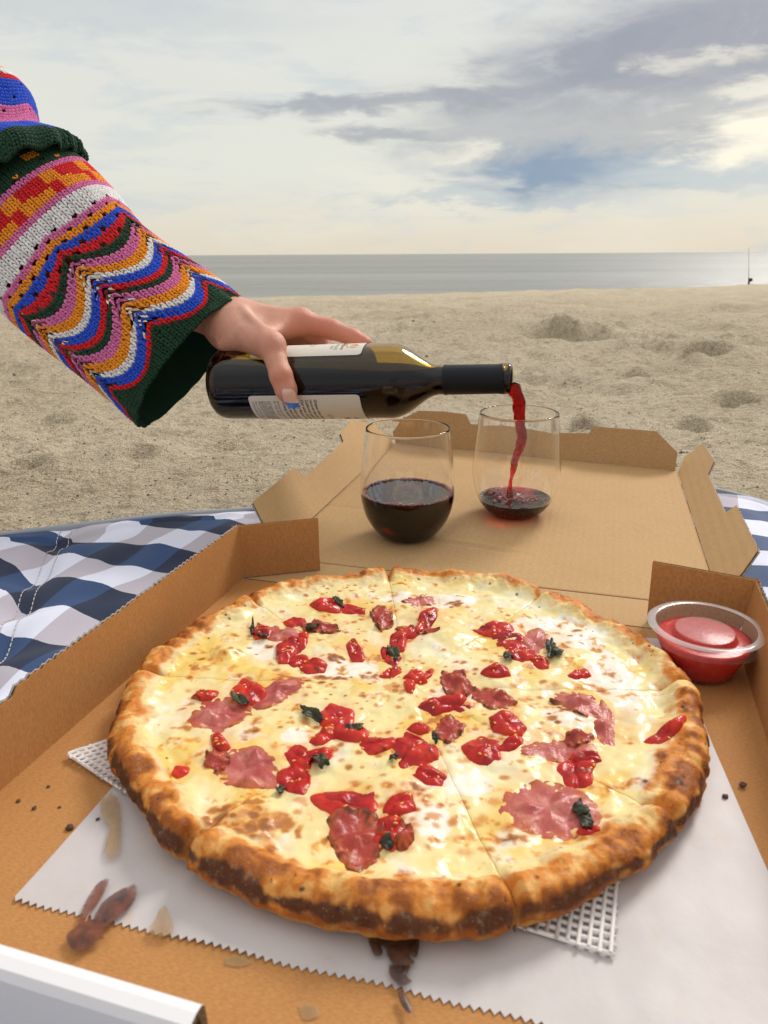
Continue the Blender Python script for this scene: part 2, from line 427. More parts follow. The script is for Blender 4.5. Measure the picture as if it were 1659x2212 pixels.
def mk_sauce():
    m, g, b = material('tomato_sauce'); n = g.noise(g.pos(), 300, 4, 0.6)
    g.put(b.inputs['Base Color'], g.mix(g.smooth(n, 0.35, 0.7), (0.52, 0.014, 0.005), (0.36, 0.006, 0.005)))
    b.inputs['Roughness'].default_value = 0.25; b.inputs['Specular IOR Level'].default_value = 0.25; g.put(b.inputs['Normal'], g.bump(n, 0.25, 0.001)); return m
M['sauce'] = mk_sauce()
def mk_stain(name, c1, c2, alpha, rough):
    m, g, b = material(name); n = g.noise(g.pos(), 160, 4, 0.6)
    g.put(b.inputs['Base Color'], g.mix(g.smooth(n, 0.35, 0.68), c1, c2)); b.inputs['Roughness'].default_value = rough
    a = g.node('ShaderNodeAttribute', attribute_name='Col').outputs['Alpha']
    g.put(b.inputs['Alpha'], g.mul(g.smooth(g.add(a, g.mul(g.math('SUBTRACT', n, 0.5), 1.5)), 0.15, 0.85), alpha)); return m
M['glaze'] = mk_stain('glaze', (0.20, 0.050, 0.020), (0.055, 0.014, 0.009), 0.84, 0.2)
M['grease'] = mk_stain('grease', (0.42, 0.27, 0.12), (0.36, 0.22, 0.09), 0.6, 0.5)
M['soot'] = mk_stain('soot', (0.035, 0.014, 0.008), (0.11, 0.045, 0.02), 0.95, 0.4)
M['crumb'] = plain('crumb', (0.07, 0.03, 0.015), 0.7)
M['rod'] = plain('rod', (0.02, 0.02, 0.025), 0.5)
M['shell'] = None
def mk_shell():
    m, g, b = material('shell_bits'); g.put(b.inputs['Base Color'], g.attr('Col')); b.inputs['Roughness'].default_value = 0.6; return m
M['shell'] = mk_shell()

# ------------------------------------------------------------------ the beach and the sea
FLo = np.array([-.2215, .2155]); E1 = np.array([math.cos(BOX_ROT), -math.sin(BOX_ROT)]); E2 = np.array([math.sin(BOX_ROT), math.cos(BOX_ROT)])
E1_3, E2_3, Z3 = np.array([*E1, 0]), np.array([*E2, 0]), np.array([0, 0, 1.0])
def bx(a, b, z): return np.array([*(FLo + E1*a + E2*b), z])
def to_box(x, y): return (x-FLo[0])*E1[0]+(y-FLo[1])*E1[1], (x-FLo[0])*E2[0]+(y-FLo[1])*E2[1]

PITS = []
for (px, py, wpx, dep) in [(1225, 735, 150, .13), (935, 716, 95, .055), (1452, 730, 90, .05), (1522, 778, 75, .055), (1605, 848, 85, .045), (1262, 912, 62, .032), (1010, 690, 80, .05), (868, 700, 90, .045), (1120, 668, 110, .07),
                          (1560, 665, 110, .08), (1400, 655, 120, .08), (1490, 690, 90, .055), (1335, 690, 70, .05), (485, 955, 70, .018), (1630, 745, 80, .05), (1080, 740, 60, .04), (1380, 800, 70, .035), (620, 640+60, 80, .05), (780, 664, 100, .06), (1240, 650, 120, .08),
                          (1640, 690, 90, .06), (1150, 790, 60, .03), (300, 985, 80, .014), (110, 900, 90, .018), (60, 1010, 70, .012), (1500, 905, 70, .03)]:
    d_ = ray(px, py); Y_ = 1.0
    for _ in range(60):
        zf = -0.010-0.0445*max(Y_-.5, 0)**2/(max(Y_-.5, 0)+.6); Y_ = .5*Y_+.5*min(max((zf-CAM[2])/d_[2]*d_[1], .7), 38)
    PITS.append((d_[0]/d_[1]*Y_, Y_, wpx/1600*Y_/.95*.5, dep))
def sand_z(x, y):
    yy = np.maximum(y-0.5, 0)
    z = -0.010 - 0.0445*yy*yy/(yy+0.6) + 0.004*np.minimum(yy, 0)
    z = z + 0.019*x*sstep(y, 4, 40)
    z = z - 0.14*np.maximum(y-40, 0)
    a = sstep(y, 0.95, 2.6)
    d = 0.085*fbm(x*0.42, y*0.30, 3, 3) + 0.030*fbm(x*1.25, y*1.0, 4, 5, .5)
    z = z + a*d
    f = perlin(x*2.6, y*2.3, 9); f2 = perlin(x*3.7+5, y*3.1, 12)
    z = z - a*0.038*sstep(f, 0.30, 0.60) + a*0.020*sstep(f2, 0.35, 0.65)
    a2 = sstep(y, 1.3, 3.0); f3 = perlin(x*6.2+2, y*5.2, 15); f4 = perlin(x*11+7, y*9, 16)
    z = z - a2*0.012*sstep(f3, .32, .62) + a2*0.008*sstep(-f3, .35, .6) - a2*0.006*sstep(f4, .3, .55)          # old footprints and kicked up lumps
    b = sstep(np.hypot(x-0.05, (y-0.45)*0.8), 0.42, 0.8)
    z = z + 0.014*fbm(x*5.5, y*5.0, 4, 21)*(0.2+0.8*b) + 0.0055*fbm(x*26, y*24, 3, 31)*b
    # footprints and scooped hollows, each with the sand pushed up behind it
    for (px, py, hw, dep) in PITS:
        wv = perlin(x*3/hw*.25+px*9, y*3/hw*.25+py*7, 18)*.35
        q = ((x-px)/hw)**2+((y-py)/(hw*.75))**2+wv
        dep = dep*.85; z = z - dep*np.exp(-np.maximum(q, 0)**1.6) + dep*.75*np.exp(-(((x-px-hw*.3)/(hw*1.1))**2+((y-py-hw*1.15)/(hw*.6))**2+wv))
    return z
ys = np.concatenate([np.linspace(-14, 0.3, 40), np.geomspace(0.32, 75, 520)])
ts = np.linspace(-1, 1, 560)
Yg, Tg = np.meshgrid(ys, ts, indexing='ij')
Xg = (1.3+0.64*np.maximum(Yg, 0))*Tg + 45*Tg**9
Zg = sand_z(Xg, Yg)
tag(mesh('beach_sand', np.stack([Xg, Yg, Zg], -1).reshape(-1, 3), gridf(len(ys), len(ts)), M['sand']), kind='structure')
sx = np.array([-9000, -3000, -800, -200, -60, 0, 60, 200, 800, 3000, 9000.]); sy = np.array([38, 60, 90, 150, 300, 700, 1500, 3500, 7000, 12000.])
SX, SY = np.meshgrid(sx, sy, indexing='xy')
tag(mesh('sea', np.stack([SX, SY, np.full_like(SX, -2.32)], -1).reshape(-1, 3), gridf(len(sy), len(sx)), M['sea']), kind='structure')

# shell fragments and coarse grains lying on the near sand (uncountable)
V, F, Cc = [], [], []
n0 = 0
for k in range(6500):
    yv = 0.72 + 5.5*random.random()**2.2; xv = (random.random()*2-1)*(0.25+0.62*yv)
    a, b = to_box(xv, yv)
    if -0.12 < a < 0.46 and b < 0.92: continue
    if yv < 0.9 and xv > -0.55: 
        if yv < np.interp(xv, [-.6, -.386, -.143, .1, .36, .47], [.62, .72, .80, .85, .88, .80]): continue
    s = random.uniform(0.0007, 0.0020)*(1+0.5*yv)*(2.0 if random.random() < 0.03 else 1)
    z = float(sand_z(np.array(xv), np.array(yv)))
    th = random.random()*6.28; cx_, sx_ = math.cos(th)*s, math.sin(th)*s
    e = random.uniform(0.5, 1)
    V += [(xv+cx_, yv+sx_, z), (xv-sx_*e, yv+cx_*e, z), (xv-cx_, yv-sx_, z), (xv+sx_*e, yv-cx_*e, z), (xv, yv, z+s*0.8)]
    F += [(n0, n0+1, n0+4), (n0+1, n0+2, n0+4), (n0+2, n0+3, n0+4), (n0+3, n0, n0+4)]
    cc = random.choice([(.62, .53, .40), (.16, .10, .06), (.30, .20, .12), (.45, .25, .13), (.66, .60, .52), (.10, .08, .07)])
    Cc += [cc]*5; n0 += 5
tag(mesh('shell_grit', V, F, M['shell'], col=Cc, smooth=False), kind='stuff')

# a surf rod standing in its holder on the crest of the beach
rb = np.array([19.0, 40.2]); rz = float(sand_z(rb[0:1], rb[1:2])[0])
rod = thing('fishing_rod', (rb[0], rb[1], rz), 'thin dark surf fishing rod leaning in its holder at the water edge far right', 'fishing rod')
V, F = tube([(rb[0], rb[1], rz+0.1), (rb[0]-0.10, rb[1], rz+0.9), (rb[0]-0.26, rb[1], rz+1.9)], [0.018, 0.011, 0.006], 8); mesh('rod_blank', V, F, M['rod'], rod)
V, F = tube([(rb[0]+0.03, rb[1], rz-0.2), (rb[0]+0.0, rb[1], rz+0.42)], [0.05, 0.05], 10); mesh('rod_holder', V, F, M['rod'], rod)
V, F = lathe([(0.0, -0.06), (0.07, -0.06), (0.09, 0.0), (0.07, 0.06), (0.0, 0.06)], 12); V = V[:, [0, 2, 1]] + np.array([rb[0]+0.07, rb[1]-0.05, rz+0.34]); mesh('reel', V, F, M['rod'], rod)

# ------------------------------------------------------------------ the picnic blanket
bxk = np.array([-1.3, -.6, -.386, -.25, -.143, 0, .2, .34, .40, .435, .455, .465]); byk = np.array([.36, .60, .700, .752, .775, .80, .838, .858, .835, .775, .70, .60])
def blanket_back(x):
    s = 0
    for d in (-0.02, -0.01, 0, 0.01, 0.02): s = s + np.interp(x+d, bxk, byk)
    return s/5
seam_a, seam_b = onz(142, 1128, .008)[:2], onz(-2, 1365, .008)[:2]
sd = unit(seam_b-seam_a); sn = np.array([-sd[1], sd[0]])
def blanket_z(x, y):
    a, b = to_box(x, y)
    da = np.maximum(np.maximum(-0.004-a, a-0.385), 0); db = np.maximum(np.maximum(-0.02-b, b-0.83), 0)
    inn = 1-sstep(np.hypot(da, db), 0.0, 0.05)
    q = (x-seam_a[0])*sn[0]+(y-seam_a[1])*sn[1]; t = (x-seam_a[0])*sd[0]+(y-seam_a[1])*sd[1]
    # folds drawn towards the seam
    z = 0.007 + 0.0042*fbm(x*9, y*9, 3, 41) + 0.0036*perlin(x*6+y*11, y*5-x*3, 44) + 0.0035*np.sin(t*95+3*perlin(x*8, y*8, 46))*np.exp(-np.abs(q)/0.05)
    z = z - 0.0075*np.exp(-(q/0.014)**2) + 0.002*perlin(x*40, y*22, 48)
    e = blanket_back(x)-y
    z = np.where(e < 0.03, z*sstep(e, -0.01, 0.03)+0.003, z)
    return z*(1-inn) + 0.0072*inn
NU, NV = 300, 260
u = np.linspace(-1.3, .465, NU); v = np.linspace(0, 1, NV)
Vv, Uu = np.meshgrid(v, u, indexing='ij')
X = Uu; Y = -0.5 + (blanket_back(Uu)+0.5)*Vv**0.75
Zb = blanket_z(X, Y)
bl = thing('picnic_blanket', (-0.2, 0.4, 0), 'navy, blue and white gingham quilted picnic blanket under the pizza box', 'blanket')
o = mesh('quilted_top', np.stack([X, Y, Zb], -1).reshape(-1, 3), gridf(NV, NU), M['blanket'], bl)
er = np.array([math.cos(math.radians(-24)), math.sin(math.radians(-24))]); ec = np.array([-er[1], er[0]])
p0 = np.array([-.2501, .6443])
wob = 0.10*perlin(X*14, Y*14, 51)
ck = np.stack([((X-p0[0])*er[0]+(Y-p0[1])*er[1])/.037+.5+wob+Zb*9, ((X-p0[0])*ec[0]+(Y-p0[1])*ec[1])/.043+.5+wob-Zb*12, 0*X], -1).reshape(-1, 3)
at = o.data.attributes.new('Chk', 'FLOAT_VECTOR', 'POINT'); at.data.foreach_set('vector', ck.astype(np.float32).ravel())
xs = np.linspace(-1.25, .465, 240); ed = np.stack([xs, blanket_back(xs), 0*xs+.003], -1)
ed = np.vstack([ed, np.stack([np.full(30, .466), np.linspace(.59, -.45, 30), np.full(30, .003)], -1)])
V, F = tube(ed, 0.0042, 8); mesh('edge_binding', V, F, M['binding'], bl)
V, F = [], []
for off in (-0.0035, 0.0075):
    for k in range(64):
        t0 = k*0.0052; pp = [seam_a + sd*(t0+d) + sn*off for d in (0, 0.0018, 0.0036)]
        pz = [float(blanket_z(np.array(p[0]), np.array(p[1])))+h for p, h in zip(pp, (0.0002, 0.0009, 0.0002))]
        v_, f_ = tube([(*p, z) for p, z in zip(pp, pz)], 0.00045, 5, False)
        F += [tuple(i+len(V) for i in q) for q in f_]; V += v_.tolist()
tag(mesh('seam_stitching', V, F, M['thread'], bl), kind='stuff')

# ------------------------------------------------------------------ the cardboard box
FZ = 0.012
def inset2(P, d):
    P = np.asarray(P); n = len(P); out = []
    area = 0.5*sum(P[i][0]*P[(i+1) % n][1]-P[(i+1) % n][0]*P[i][1] for i in range(n)); sg = 1 if area > 0 else -1
    for i in range(n):
        a, b, c_ = P[i-1], P[i], P[(i+1) % n]
        t1, t2 = unit(b-a), unit(c_-b); n1 = sg*np.array([-t1[1], t1[0]]); n2 = sg*np.array([-t2[1], t2[0]])
        m = n1+n2; k = max(1+np.dot(n1, n2), 0.35)
        out.append(b + m*d/k)
    return np.array(out)
def board(name, poly, nrm, parent, th=0.003, jag=None, outer='white', face=None):
    """a piece of corrugated board: inner liner on the polygon, a recessed fluted core, the outer liner behind"""
    P = np.asarray(poly, float); nrm = unit(nrm); o0 = P[0]
    ax = unit(P[1]-P[0]); ax = unit(ax-nrm*np.dot(ax, nrm)); ay = np.cross(nrm, ax)
    Q = np.stack([(P-o0)@ax, (P-o0)@ay], -1)
    if jag:                         # uneven torn perforation along the named edges
        R_ = []
        for i in range(len(Q)):
            a, b = Q[i], Q[(i+1) % len(Q)]; R_.append(a)
            if i in jag:
                L = np.linalg.norm(b-a); k = max(int(L/0.0026), 2); nn = unit(np.array([-(b-a)[1], (b-a)[0]]))
                for j in range(1, k): R_.append(a+(b-a)*(j/k)+nn*((0.00055 if j % 2 else -0.0004)+random.uniform(-.0004, .0004)))
        Q = np.array(R_)
    V, F, mi = [], [], []
    def slab(q, z0, z1, m):
        k = len(q); s = len(V)
        for z in (z0, z1):
            for p in q: V.append(o0+ax*p[0]+ay*p[1]+nrm*z)
        F.append(tuple(range(s, s+k))); F.append(tuple(range(s+2*k-1, s+k-1, -1))); mi.extend([m, m])
        for i in range(k):
            j = (i+1) % k; F.append((s+i, s+j, s+k+j, s+k+i)); mi.append(1 if m == 2 else m)
    slab(Q, -0.0005, 0.0, 0); slab(inset2(Q, 0.0007), -th+0.00048, -0.00048, 1); slab(Q, -th, -th+0.0005, 2)
    return mesh(name, V, F, None, parent, smooth=False, mats=[face or M['tray_shaded'], M['core'], M['white_board'] if outer == 'white' else face or M['tray_shaded']], midx=mi)

box = thing('pizza_box', bx(.19, .2, 0.006), 'open brown corrugated cardboard pizza box with its lid folded flat behind', 'pizza box')
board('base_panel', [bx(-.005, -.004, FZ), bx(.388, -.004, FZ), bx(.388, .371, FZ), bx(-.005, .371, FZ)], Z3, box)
board('back_wall', [bx(0, .3725, FZ), bx(.376, .3725, FZ), bx(.376, .4195, FZ), bx(0, .4195, FZ)], Z3, box, face=M['card'])
WT = 0.060
notch = onz(30, 1490, WT); na, nb = to_box(notch[0], notch[1])
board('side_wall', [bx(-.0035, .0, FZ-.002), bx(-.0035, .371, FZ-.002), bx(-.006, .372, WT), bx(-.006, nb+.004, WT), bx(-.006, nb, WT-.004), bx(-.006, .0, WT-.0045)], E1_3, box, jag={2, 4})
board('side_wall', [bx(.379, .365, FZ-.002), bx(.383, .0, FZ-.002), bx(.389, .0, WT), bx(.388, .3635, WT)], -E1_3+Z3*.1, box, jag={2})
f0, f1 = bx(-0.0062, .3690, FZ), bx(.0535, .404, FZ); fd = unit(f1-f0)
board('corner_flap', [f0+Z3*.001, f1+Z3*.001, f1+Z3*(WT-FZ-.0005), f0-E1_3*.003+Z3*(WT-FZ-.001)], np.cross(fd, Z3), box, jag={3}, outer='card')
f0, f1 = bx(.3785, .366, FZ), bx(.320, .381, FZ); fd = unit(f1-f0); kk = np.cross(Z3, fd)
ft = onz(1417, 1203, WT)
board('corner_flap', [f1+Z3*.001, f0+Z3*.001, f0+E1_3*.009+Z3*(WT-FZ+.001), ft], kk, box, outer='card')
# front wall: board rolled over into a hollow bar, white outside, cut away in the middle for the tab
def rolled(a0, a1):
    pro = [(-.0145, .002), (-.0148, .050), (-.0146, .0565), (-.0128, .0592), (-.0090, .0600), (-.0062, .0596), (-.0046, .0575), (-.0042, .050), (-.0042, FZ+.001)]
    inn = [(-.0115, .002), (-.0118, .050), (-.0115, .0545), (-.0105, .0565), (-.0090, .0570), (-.0080, .0568), (-.0074, .055), (-.0072, .050), (-.0072, FZ+.001)]
    k = len(pro); V = []
    for a in (a0, a1):
        for q in (pro, inn):
            for b, z in q: V.append(bx(a, b, z))
    F, mi = [], []
    for i in range(k-1):
        F += [(i, i+1, 2*k+i+1, 2*k+i), (k+i+1, k+i, 3*k+i, 3*k+i+1), (i+1, i, k+i, k+i+1), (2*k+i, 2*k+i+1, 3*k+i+1, 3*k+i)]
        mi += [0, 1, 1, 1]
    return mesh('front_wall', V, F, None, box, smooth=False, mats=[M['white_board'], M['core']], midx=mi)
g2 = onz(622, 2206, WT); ga, _ = to_box(g2[0], g2[1])
rolled(0.0, 0.1755); rolled(ga, .377)
# the lid, lying open, a little lifted by the sand at its far end
LNl, LNr = bx(0, .4205, FZ), bx(.376, .4205, FZ)
LFl, LFr = onz(848, 957, .028), onz(1462, 1018, .020)
def lid_pt(s, t): return (LNl*(1-s)+LNr*s)*(1-t) + (LFl*(1-s)+LFr*s)*t
def lid_z(x, y):
    a, b = to_box(x, y); s = np.clip(a/.376, 0, 1); t = np.clip((b-.42)/.372, 0, 1)
    return lid_pt(s, t)[2]
NS, NT = 90, 110
S_, T_ = np.meshgrid(np.linspace(0, 1, NS), np.linspace(0, 1, NT), indexing='xy')
LP = (LNl*(1-S_[..., None])+LNr*S_[..., None])*(1-T_[..., None]) + (LFl*(1-S_[..., None])+LFr*S_[..., None])*T_[..., None]
edge = np.minimum(np.minimum(S_, 1-S_), np.minimum(T_, 1-T_)); em = sstep(edge, 0, 0.12)
dz_ = 0.0008*fbm(S_*4, T_*4, 3, 61)*em
cr = T_-(0.235-0.10*S_+0.012*perlin(S_*5, S_*0+3, 62)); dz_ = dz_ - 0.0016*np.exp(-(cr/0.007)**2)*sstep(S_, .12, .25)*sstep(S_, .62, .5) + 0.0008*np.exp(-((cr-.014)/0.009)**2)*sstep(S_, .12, .25)*sstep(S_, .62, .5)
cr2 = T_-(0.36-0.03*S_+0.012*perlin(S_*4, S_*0+8, 63)); dz_ = dz_ - 0.0009*np.exp(-(cr2/0.006)**2)*sstep(S_, .5, .2)
LP[..., 2] += dz_
n = NS*NT; top = LP.reshape(-1, 3); bot = top-np.array([0, 0, .003])
F = gridf(NT, NS); Fb = gridf(NT, NS)[:, ::-1]+n
rim = [j for j in range(NS)]+[i*NS+NS-1 for i in range(1, NT)]+[(NT-1)*NS+j for j in range(NS-2, -1, -1)]+[i*NS for i in range(NT-2, 0, -1)]
rim = np.array(rim); r2 = np.roll(rim, -1); side = np.stack([rim, rim+n, r2+n, r2], -1)
FF = np.vstack([F, Fb, side]); mi = np.concatenate([np.zeros(len(F)), np.full(len(Fb), 2), np.ones(len(side))])
mesh('lid_panel', np.vstack([top, bot]), FF, None, box, smooth=True, mats=[M['card'], M['core'], M['white_board']], midx=mi)
def z4(x, y): return ((600+x/1.257)/1.1574, (1000+y/1.257)/1.1574)
def lidflap(name, A, B, out, ang, px, jag=None):
    """a flap hinged on the line A-B leaning outwards by ang from upright; its outline is where the sight lines meet it"""
    fdv = unit(B-A); up = np.array([*(out*math.sin(ang)), math.cos(ang)]); nn = unit(np.cross(fdv, up))
    if np.dot(nn, np.array([*out, 0])) > 0: nn = -nn            # inner face looks back over the lid
    pts = [A] + [onpl(x, y, A, nn) for x, y in px] + [B]
    return board(name, pts, nn, box, jag=jag, face=M['card'])
lidflap('lid_side_flap', lid_pt(0, .04)-E1_3*.0006, lid_pt(0, .985)-E1_3*.0006, -E1, math.radians(50),
        [z4(40, 320), z4(172, 212), z4(205, 240), z4(325, 130), z4(315, 103), z4(352, 62), z4(395, 70), z4(470, 118)])
lidflap('lid_side_flap', lid_pt(1, .06)+E1_3*.0006, lid_pt(1, .985)+E1_3*.0006, E1, math.radians(46),
        [z4(1575, 545), z4(1628, 470), z4(1560, 330), z4(1525, 355), z4(1470, 232), z4(1490, 190), z4(1455, 135), z4(1395, 180)], jag={2})
lidflap('lid_front_flap', lid_pt(.005, 1)+E2_3*.0006, lid_pt(.995, 1)+E2_3*.0006, E2, math.radians(12),
        [z4(476, 100), z4(508, 60), z4(562, 34), z4(640, 36), z4(710, 45), z4(725, 76), z4(830, 80), z4(1000, 103), z4(1095, 105), z4(1112, 83), z4(1308, 98), z4(1375, 165)])
# ------------------------------------------------------------------ parchment, netting, stains
pp0 = onz(30, 1945, FZ); PD1 = np.array([math.cos(math.radians(-14.5)), math.sin(math.radians(-14.5))]); PD2 = np.array([-PD1[1], PD1[0]])
NC, NR = 4*88, 60
uu = np.linspace(0, 1, NC+1); vv = np.linspace(0, 1, NR)
Ug, Vg = np.meshgrid(uu, vv, indexing='xy')
tooth = np.abs((np.arange(NC+1) % 4)-2)/2.0*0.0022
pv = Vg*0.30; pu = Ug*(0.322-0.105*pv)
pv = pv + (1-sstep(Vg, 0, .02))*(tooth[None, :]-0.0011 + 0.0012*perlin(Ug*9, Ug*0+2, 71))
PX = pp0[0]+PD1[0]*pu+PD2[0]*pv; PY = pp0[1]+PD1[1]*pu+PD2[1]*pv
def paper_z(x, y): return FZ + 0.0007 + 0.0013*np.clip(fbm(x*13, y*13, 3, 72)+0.15, 0, 1.4)
tag(mesh('parchment_sheet', np.stack([PX, PY, paper_z(PX, PY)], -1).reshape(-1, 3), gridf(NR, NC+1), M['paper']),
    'white parchment sheet with a serrated edge under the pizza', 'paper')
def net(corner, ang1, ang2, n1, n2, z, label, pitch=0.0041):
    d1 = np.array([math.cos(math.radians(ang1)), math.sin(math.radians(ang1))]); d2 = np.array([math.cos(math.radians(ang2)), math.sin(math.radians(ang2))])
    c0 = np.asarray(corner[:2]); V, F = [], []
    def strip(a, b, z0, z1, wd):
        t = unit(b-a); q = np.array([-t[1], t[0]])*wd
        m = 14; s = len(V)
        for i in range(m+1):
            p = a+(b-a)*i/m; k = 1.0
            hz = 0.00025*math.sin(i*2.1)
            for o_, zz in ((-q, z0), (-q*.6, z1+hz), (q*.6, z1+hz), (q, z0)): V.append((*(p+o_), zz))
        for i in range(m):
            for j in range(3): F.append((s+i*4+j, s+i*4+j+1, s+i*4+5+j, s+i*4+4+j))
        F.append((s, s+1, s+2, s+3)); F.append((s+m*4+3, s+m*4+2, s+m*4+1, s+m*4))
    for i in range(n1): strip(c0+d1*pitch*i-d2*random.uniform(0, .0022), c0+d1*pitch*i+d2*pitch*(n2-1), z, z+.0010, .0009)
    for j in range(n2): strip(c0+d2*pitch*j-d1*random.uniform(0, .0022), c0+d2*pitch*j+d1*pitch*(n1-1), z+.0005, z+.0016, .0009)
    tag(mesh('foam_netting', V, F, M['net']), label, 'netting')
net(onz(149, 1638, FZ), 33, -36, 20, 20, FZ+.0022, 'white foam netting corner peeking out left of the pizza')
net(onz(1318, 2066, FZ+.001), 70, 159, 22, 24, FZ+.0022, 'white foam netting corner below the pizza at front right')

def film(name, blobs, z, mat, label, cat, group=None, dome=0.0006):
    V, F, Cc = [], [], []
    for (pts) in blobs:
        P = spline(np.array([onz(x, y, z)[:2] for x, y in pts+pts[:1]]), 40)[:-1]; c0 = P.mean(0); m = len(P); s = len(V)
        for i, k in enumerate((0, .35, .6, .8, .92, 1.0)):
            for p in P:
                q = c0+(p-c0)*k*(1 if k < .9 else 1+random.uniform(-.03, .03)); V.append((q[0], q[1], z+dome*(1-k**2)+.0002)); Cc.append((1, 1, 1, [1, 1, .95, .8, .5, 0][i]))
        F += [tuple(q) for q in gridf(6, m, True, s)]
    return tag(mesh(name, V, F, mat, col=Cc), label, cat, group)
def z6(x, y): return (x/1.659/1.1574, (1750+y/1.659)/1.1574)
def z7(x, y): return ((900+x/1.6265)/1.1574, (1900+y/1.6265)/1.1574)
ZS = FZ+.0028
film('sauce_smear', [[z6(*q) for q in L] for L in ([(445, 735), (458, 750), (420, 830), (375, 890), (330, 960), (318, 930), (345, 850), (395, 770)],
     [(565, 758), (580, 790), (545, 860), (470, 925), (420, 960), (380, 950), (400, 870), (470, 800)],
     [(370, 905), (430, 930), (440, 990), (400, 1005), (340, 1050), (290, 1030), (270, 980), (310, 940)])], ZS, M['glaze'], 'glossy dark brown sauce smear over the torn paper edge at front left', 'sauce smear')
film('grease_spot', [[z6(*q) for q in [(685, 848), (705, 880), (720, 965), (650, 985), (605, 955), (640, 920), (660, 870)]]], ZS, M['grease'], 'pale tan grease spot on the serrated paper edge beside the brown smear', 'grease spot')
film('scorch_mark', [[z7(*q) for q in L] for L in ([(20, 695), (120, 700), (235, 712), (215, 760), (120, 765), (40, 745)], [(95, 740), (215, 745), (205, 800), (225, 830), (150, 850), (110, 810)],
     [(110, 830), (205, 835), (190, 880), (215, 905), (165, 925), (120, 880)], [(30, 735), (75, 740), (95, 790), (60, 800)], [(195, 750), (240, 730), (235, 800), (210, 800)], [(150, 945), (178, 940), (212, 1010), (205, 1040), (170, 1005)])], ZS, M['soot'], 'dark scorched crumb stain running from under the front crust', 'stain')
film('grease_spot', [[z6(*q) for q in [(410, 400), (470, 380), (500, 440), (505, 560), (490, 660), (430, 655), (470, 560), (420, 480)]]], ZS, M['grease'], 'faint streaky grease mark on the paper left of the crust', 'grease spot')
film('grease_spot', [[z6(*q) for q in L] for L in ([(930, 1070), (990, 1060), (1050, 1090), (1000, 1110), (930, 1100)],)], FZ+.0004, M['grease'], 'brown grease blotch on bare cardboard just below the serrated paper edge', 'grease spot', dome=0.0001)
film('grease_spot', [[z6(*q) for q in [(1230, 1270), (1300, 1260), (1330, 1310), (1260, 1330)]]], FZ+.0004, M['grease'], 'brown grease blotch on bare cardboard nearest the bottom of the photo', 'grease spot', dome=0.0001)
CL = ['burnt crumb on the left cardboard, second from the box wall', 'tiny crumb lying closest to the left box wall', 'tiny crumb on the left cardboard nearest the netting', 'largest burnt crumb at the slanting left edge of the paper', 'tiny crumb on the white paper left of the crust', 'faint crumb on the left cardboard between netting and paper', 'burnt crumb on the white paper right of the pizza', 'burnt crumb on the right edge of the paper near the box wall']
def crumb_mesh(r):
    bm = bmesh.new(); bmesh.ops.create_icosphere(bm, subdivisions=2, radius=r)
    for v_ in bm.verts: v_.co *= 1+random.uniform(-.25, .25); v_.co.z *= 0.6
    me = bpy.data.meshes.new('crumb'); bm.to_mesh(me); bm.free(); me.materials.append(M['crumb']); return me
for (x, y), r in zip([z6(140, 445), z6(75, 415), z6(200, 355), z6(290, 528), z6(405, 495), z6(245, 440), z7(1485, 150), z7(1556, 104)], [.0012, .0011, .0009, .0019, .001, .0008, .0016, .0018]):
    p = onz(x, y, FZ+.001)
    me = crumb_mesh(r); zmin = min(v_.co.z for v_ in me.vertices)
    o = link('crumb', me); inside = (x > 1000) or (x, y) == z6(405, 495)
    o.location = (p[0], p[1], (float(paper_z(p[0], p[1])) if inside else FZ)-zmin-.0002)
    tag(o, CL.pop(0), 'crumb', 'crumbs on the paper' if inside else 'crumbs on the cardboard')

# ------------------------------------------------------------------ the pizza
PC = np.array([.0135, .3850]); ZB = FZ + .0034
CUTS = np.radians(np.array([-128, -77, -44, -3, 49, 93.6, 135, 176.0]))
def pz_R(th):
    ex, ey = .1675, .1680
    r = ex*ey/np.sqrt((ey*np.cos(th))**2+(ex*np.sin(th))**2)
    r = r + .0036*perlin(th*2.1+9, th*0+1.5, 81)*np.minimum(1, (np.pi-np.abs(th))*2) + .0016*perlin(np.cos(th)*6, np.sin(th)*6, 82)
    return r
def cutd(th, r):
    d = np.full_like(r, 9.0)
    for c_ in CUTS: d = np.minimum(d, np.where(np.cos(th-c_) > 0, np.abs(r*np.sin(th-c_)), 9))
    return d
QT = 0.945
def pz_bump(q, th):
    q0 = .850 + .032*perlin(np.cos(th)*4+3, np.sin(th)*4, 83) + .02*perlin(np.cos(th)*11+3, np.sin(th)*11, 80)
    s = np.clip((q-q0)/(QT-q0), 0, 1)
    return (s*s*(3-2*s))**.85
def pz_top(x, y):
    dx_, dy_ = x-PC[0], y-PC[1]; th = np.arctan2(dy_, dx_); r = np.hypot(dx_, dy_); q = np.minimum(r/pz_R(th), QT)
    b = pz_bump(q, th)
    hc = .0072 + .0034*perlin(np.cos(th)*3.2+1, np.sin(th)*3.2, 84) + .0020*np.cos(th-math.radians(-60))
    z = .0108 + .0018*fbm(x*38, y*38, 3, 85)*(1-.5*b) + .0005*fbm(x*110, y*110, 2, 86)*(1+b)
    z = z + hc*b + b*(.0032*fbm(x*17, y*17, 2, 79) + .0022*fbm(x*38, y*38, 2, 87) + .0012*fbm(x*120, y*120, 3, 88))
    d = cutd(th, r)
    z = z - b*(.0075*np.exp(-(d/.0028)**2)) - (1-b)*.0003*np.exp(-(d/.0013)**2)*sstep(r, .01, .03)
    # puffed cheese blisters
    for (px, py, rr, hh) in BLIST: z = z + hh*np.exp(-(((x-px)**2+(y-py)**2)/rr**2)**1.5)
    return ZB + z
def dsp(x, y, z=None): return onz(x, y, ZB+.010 if z is None else z)[:2]
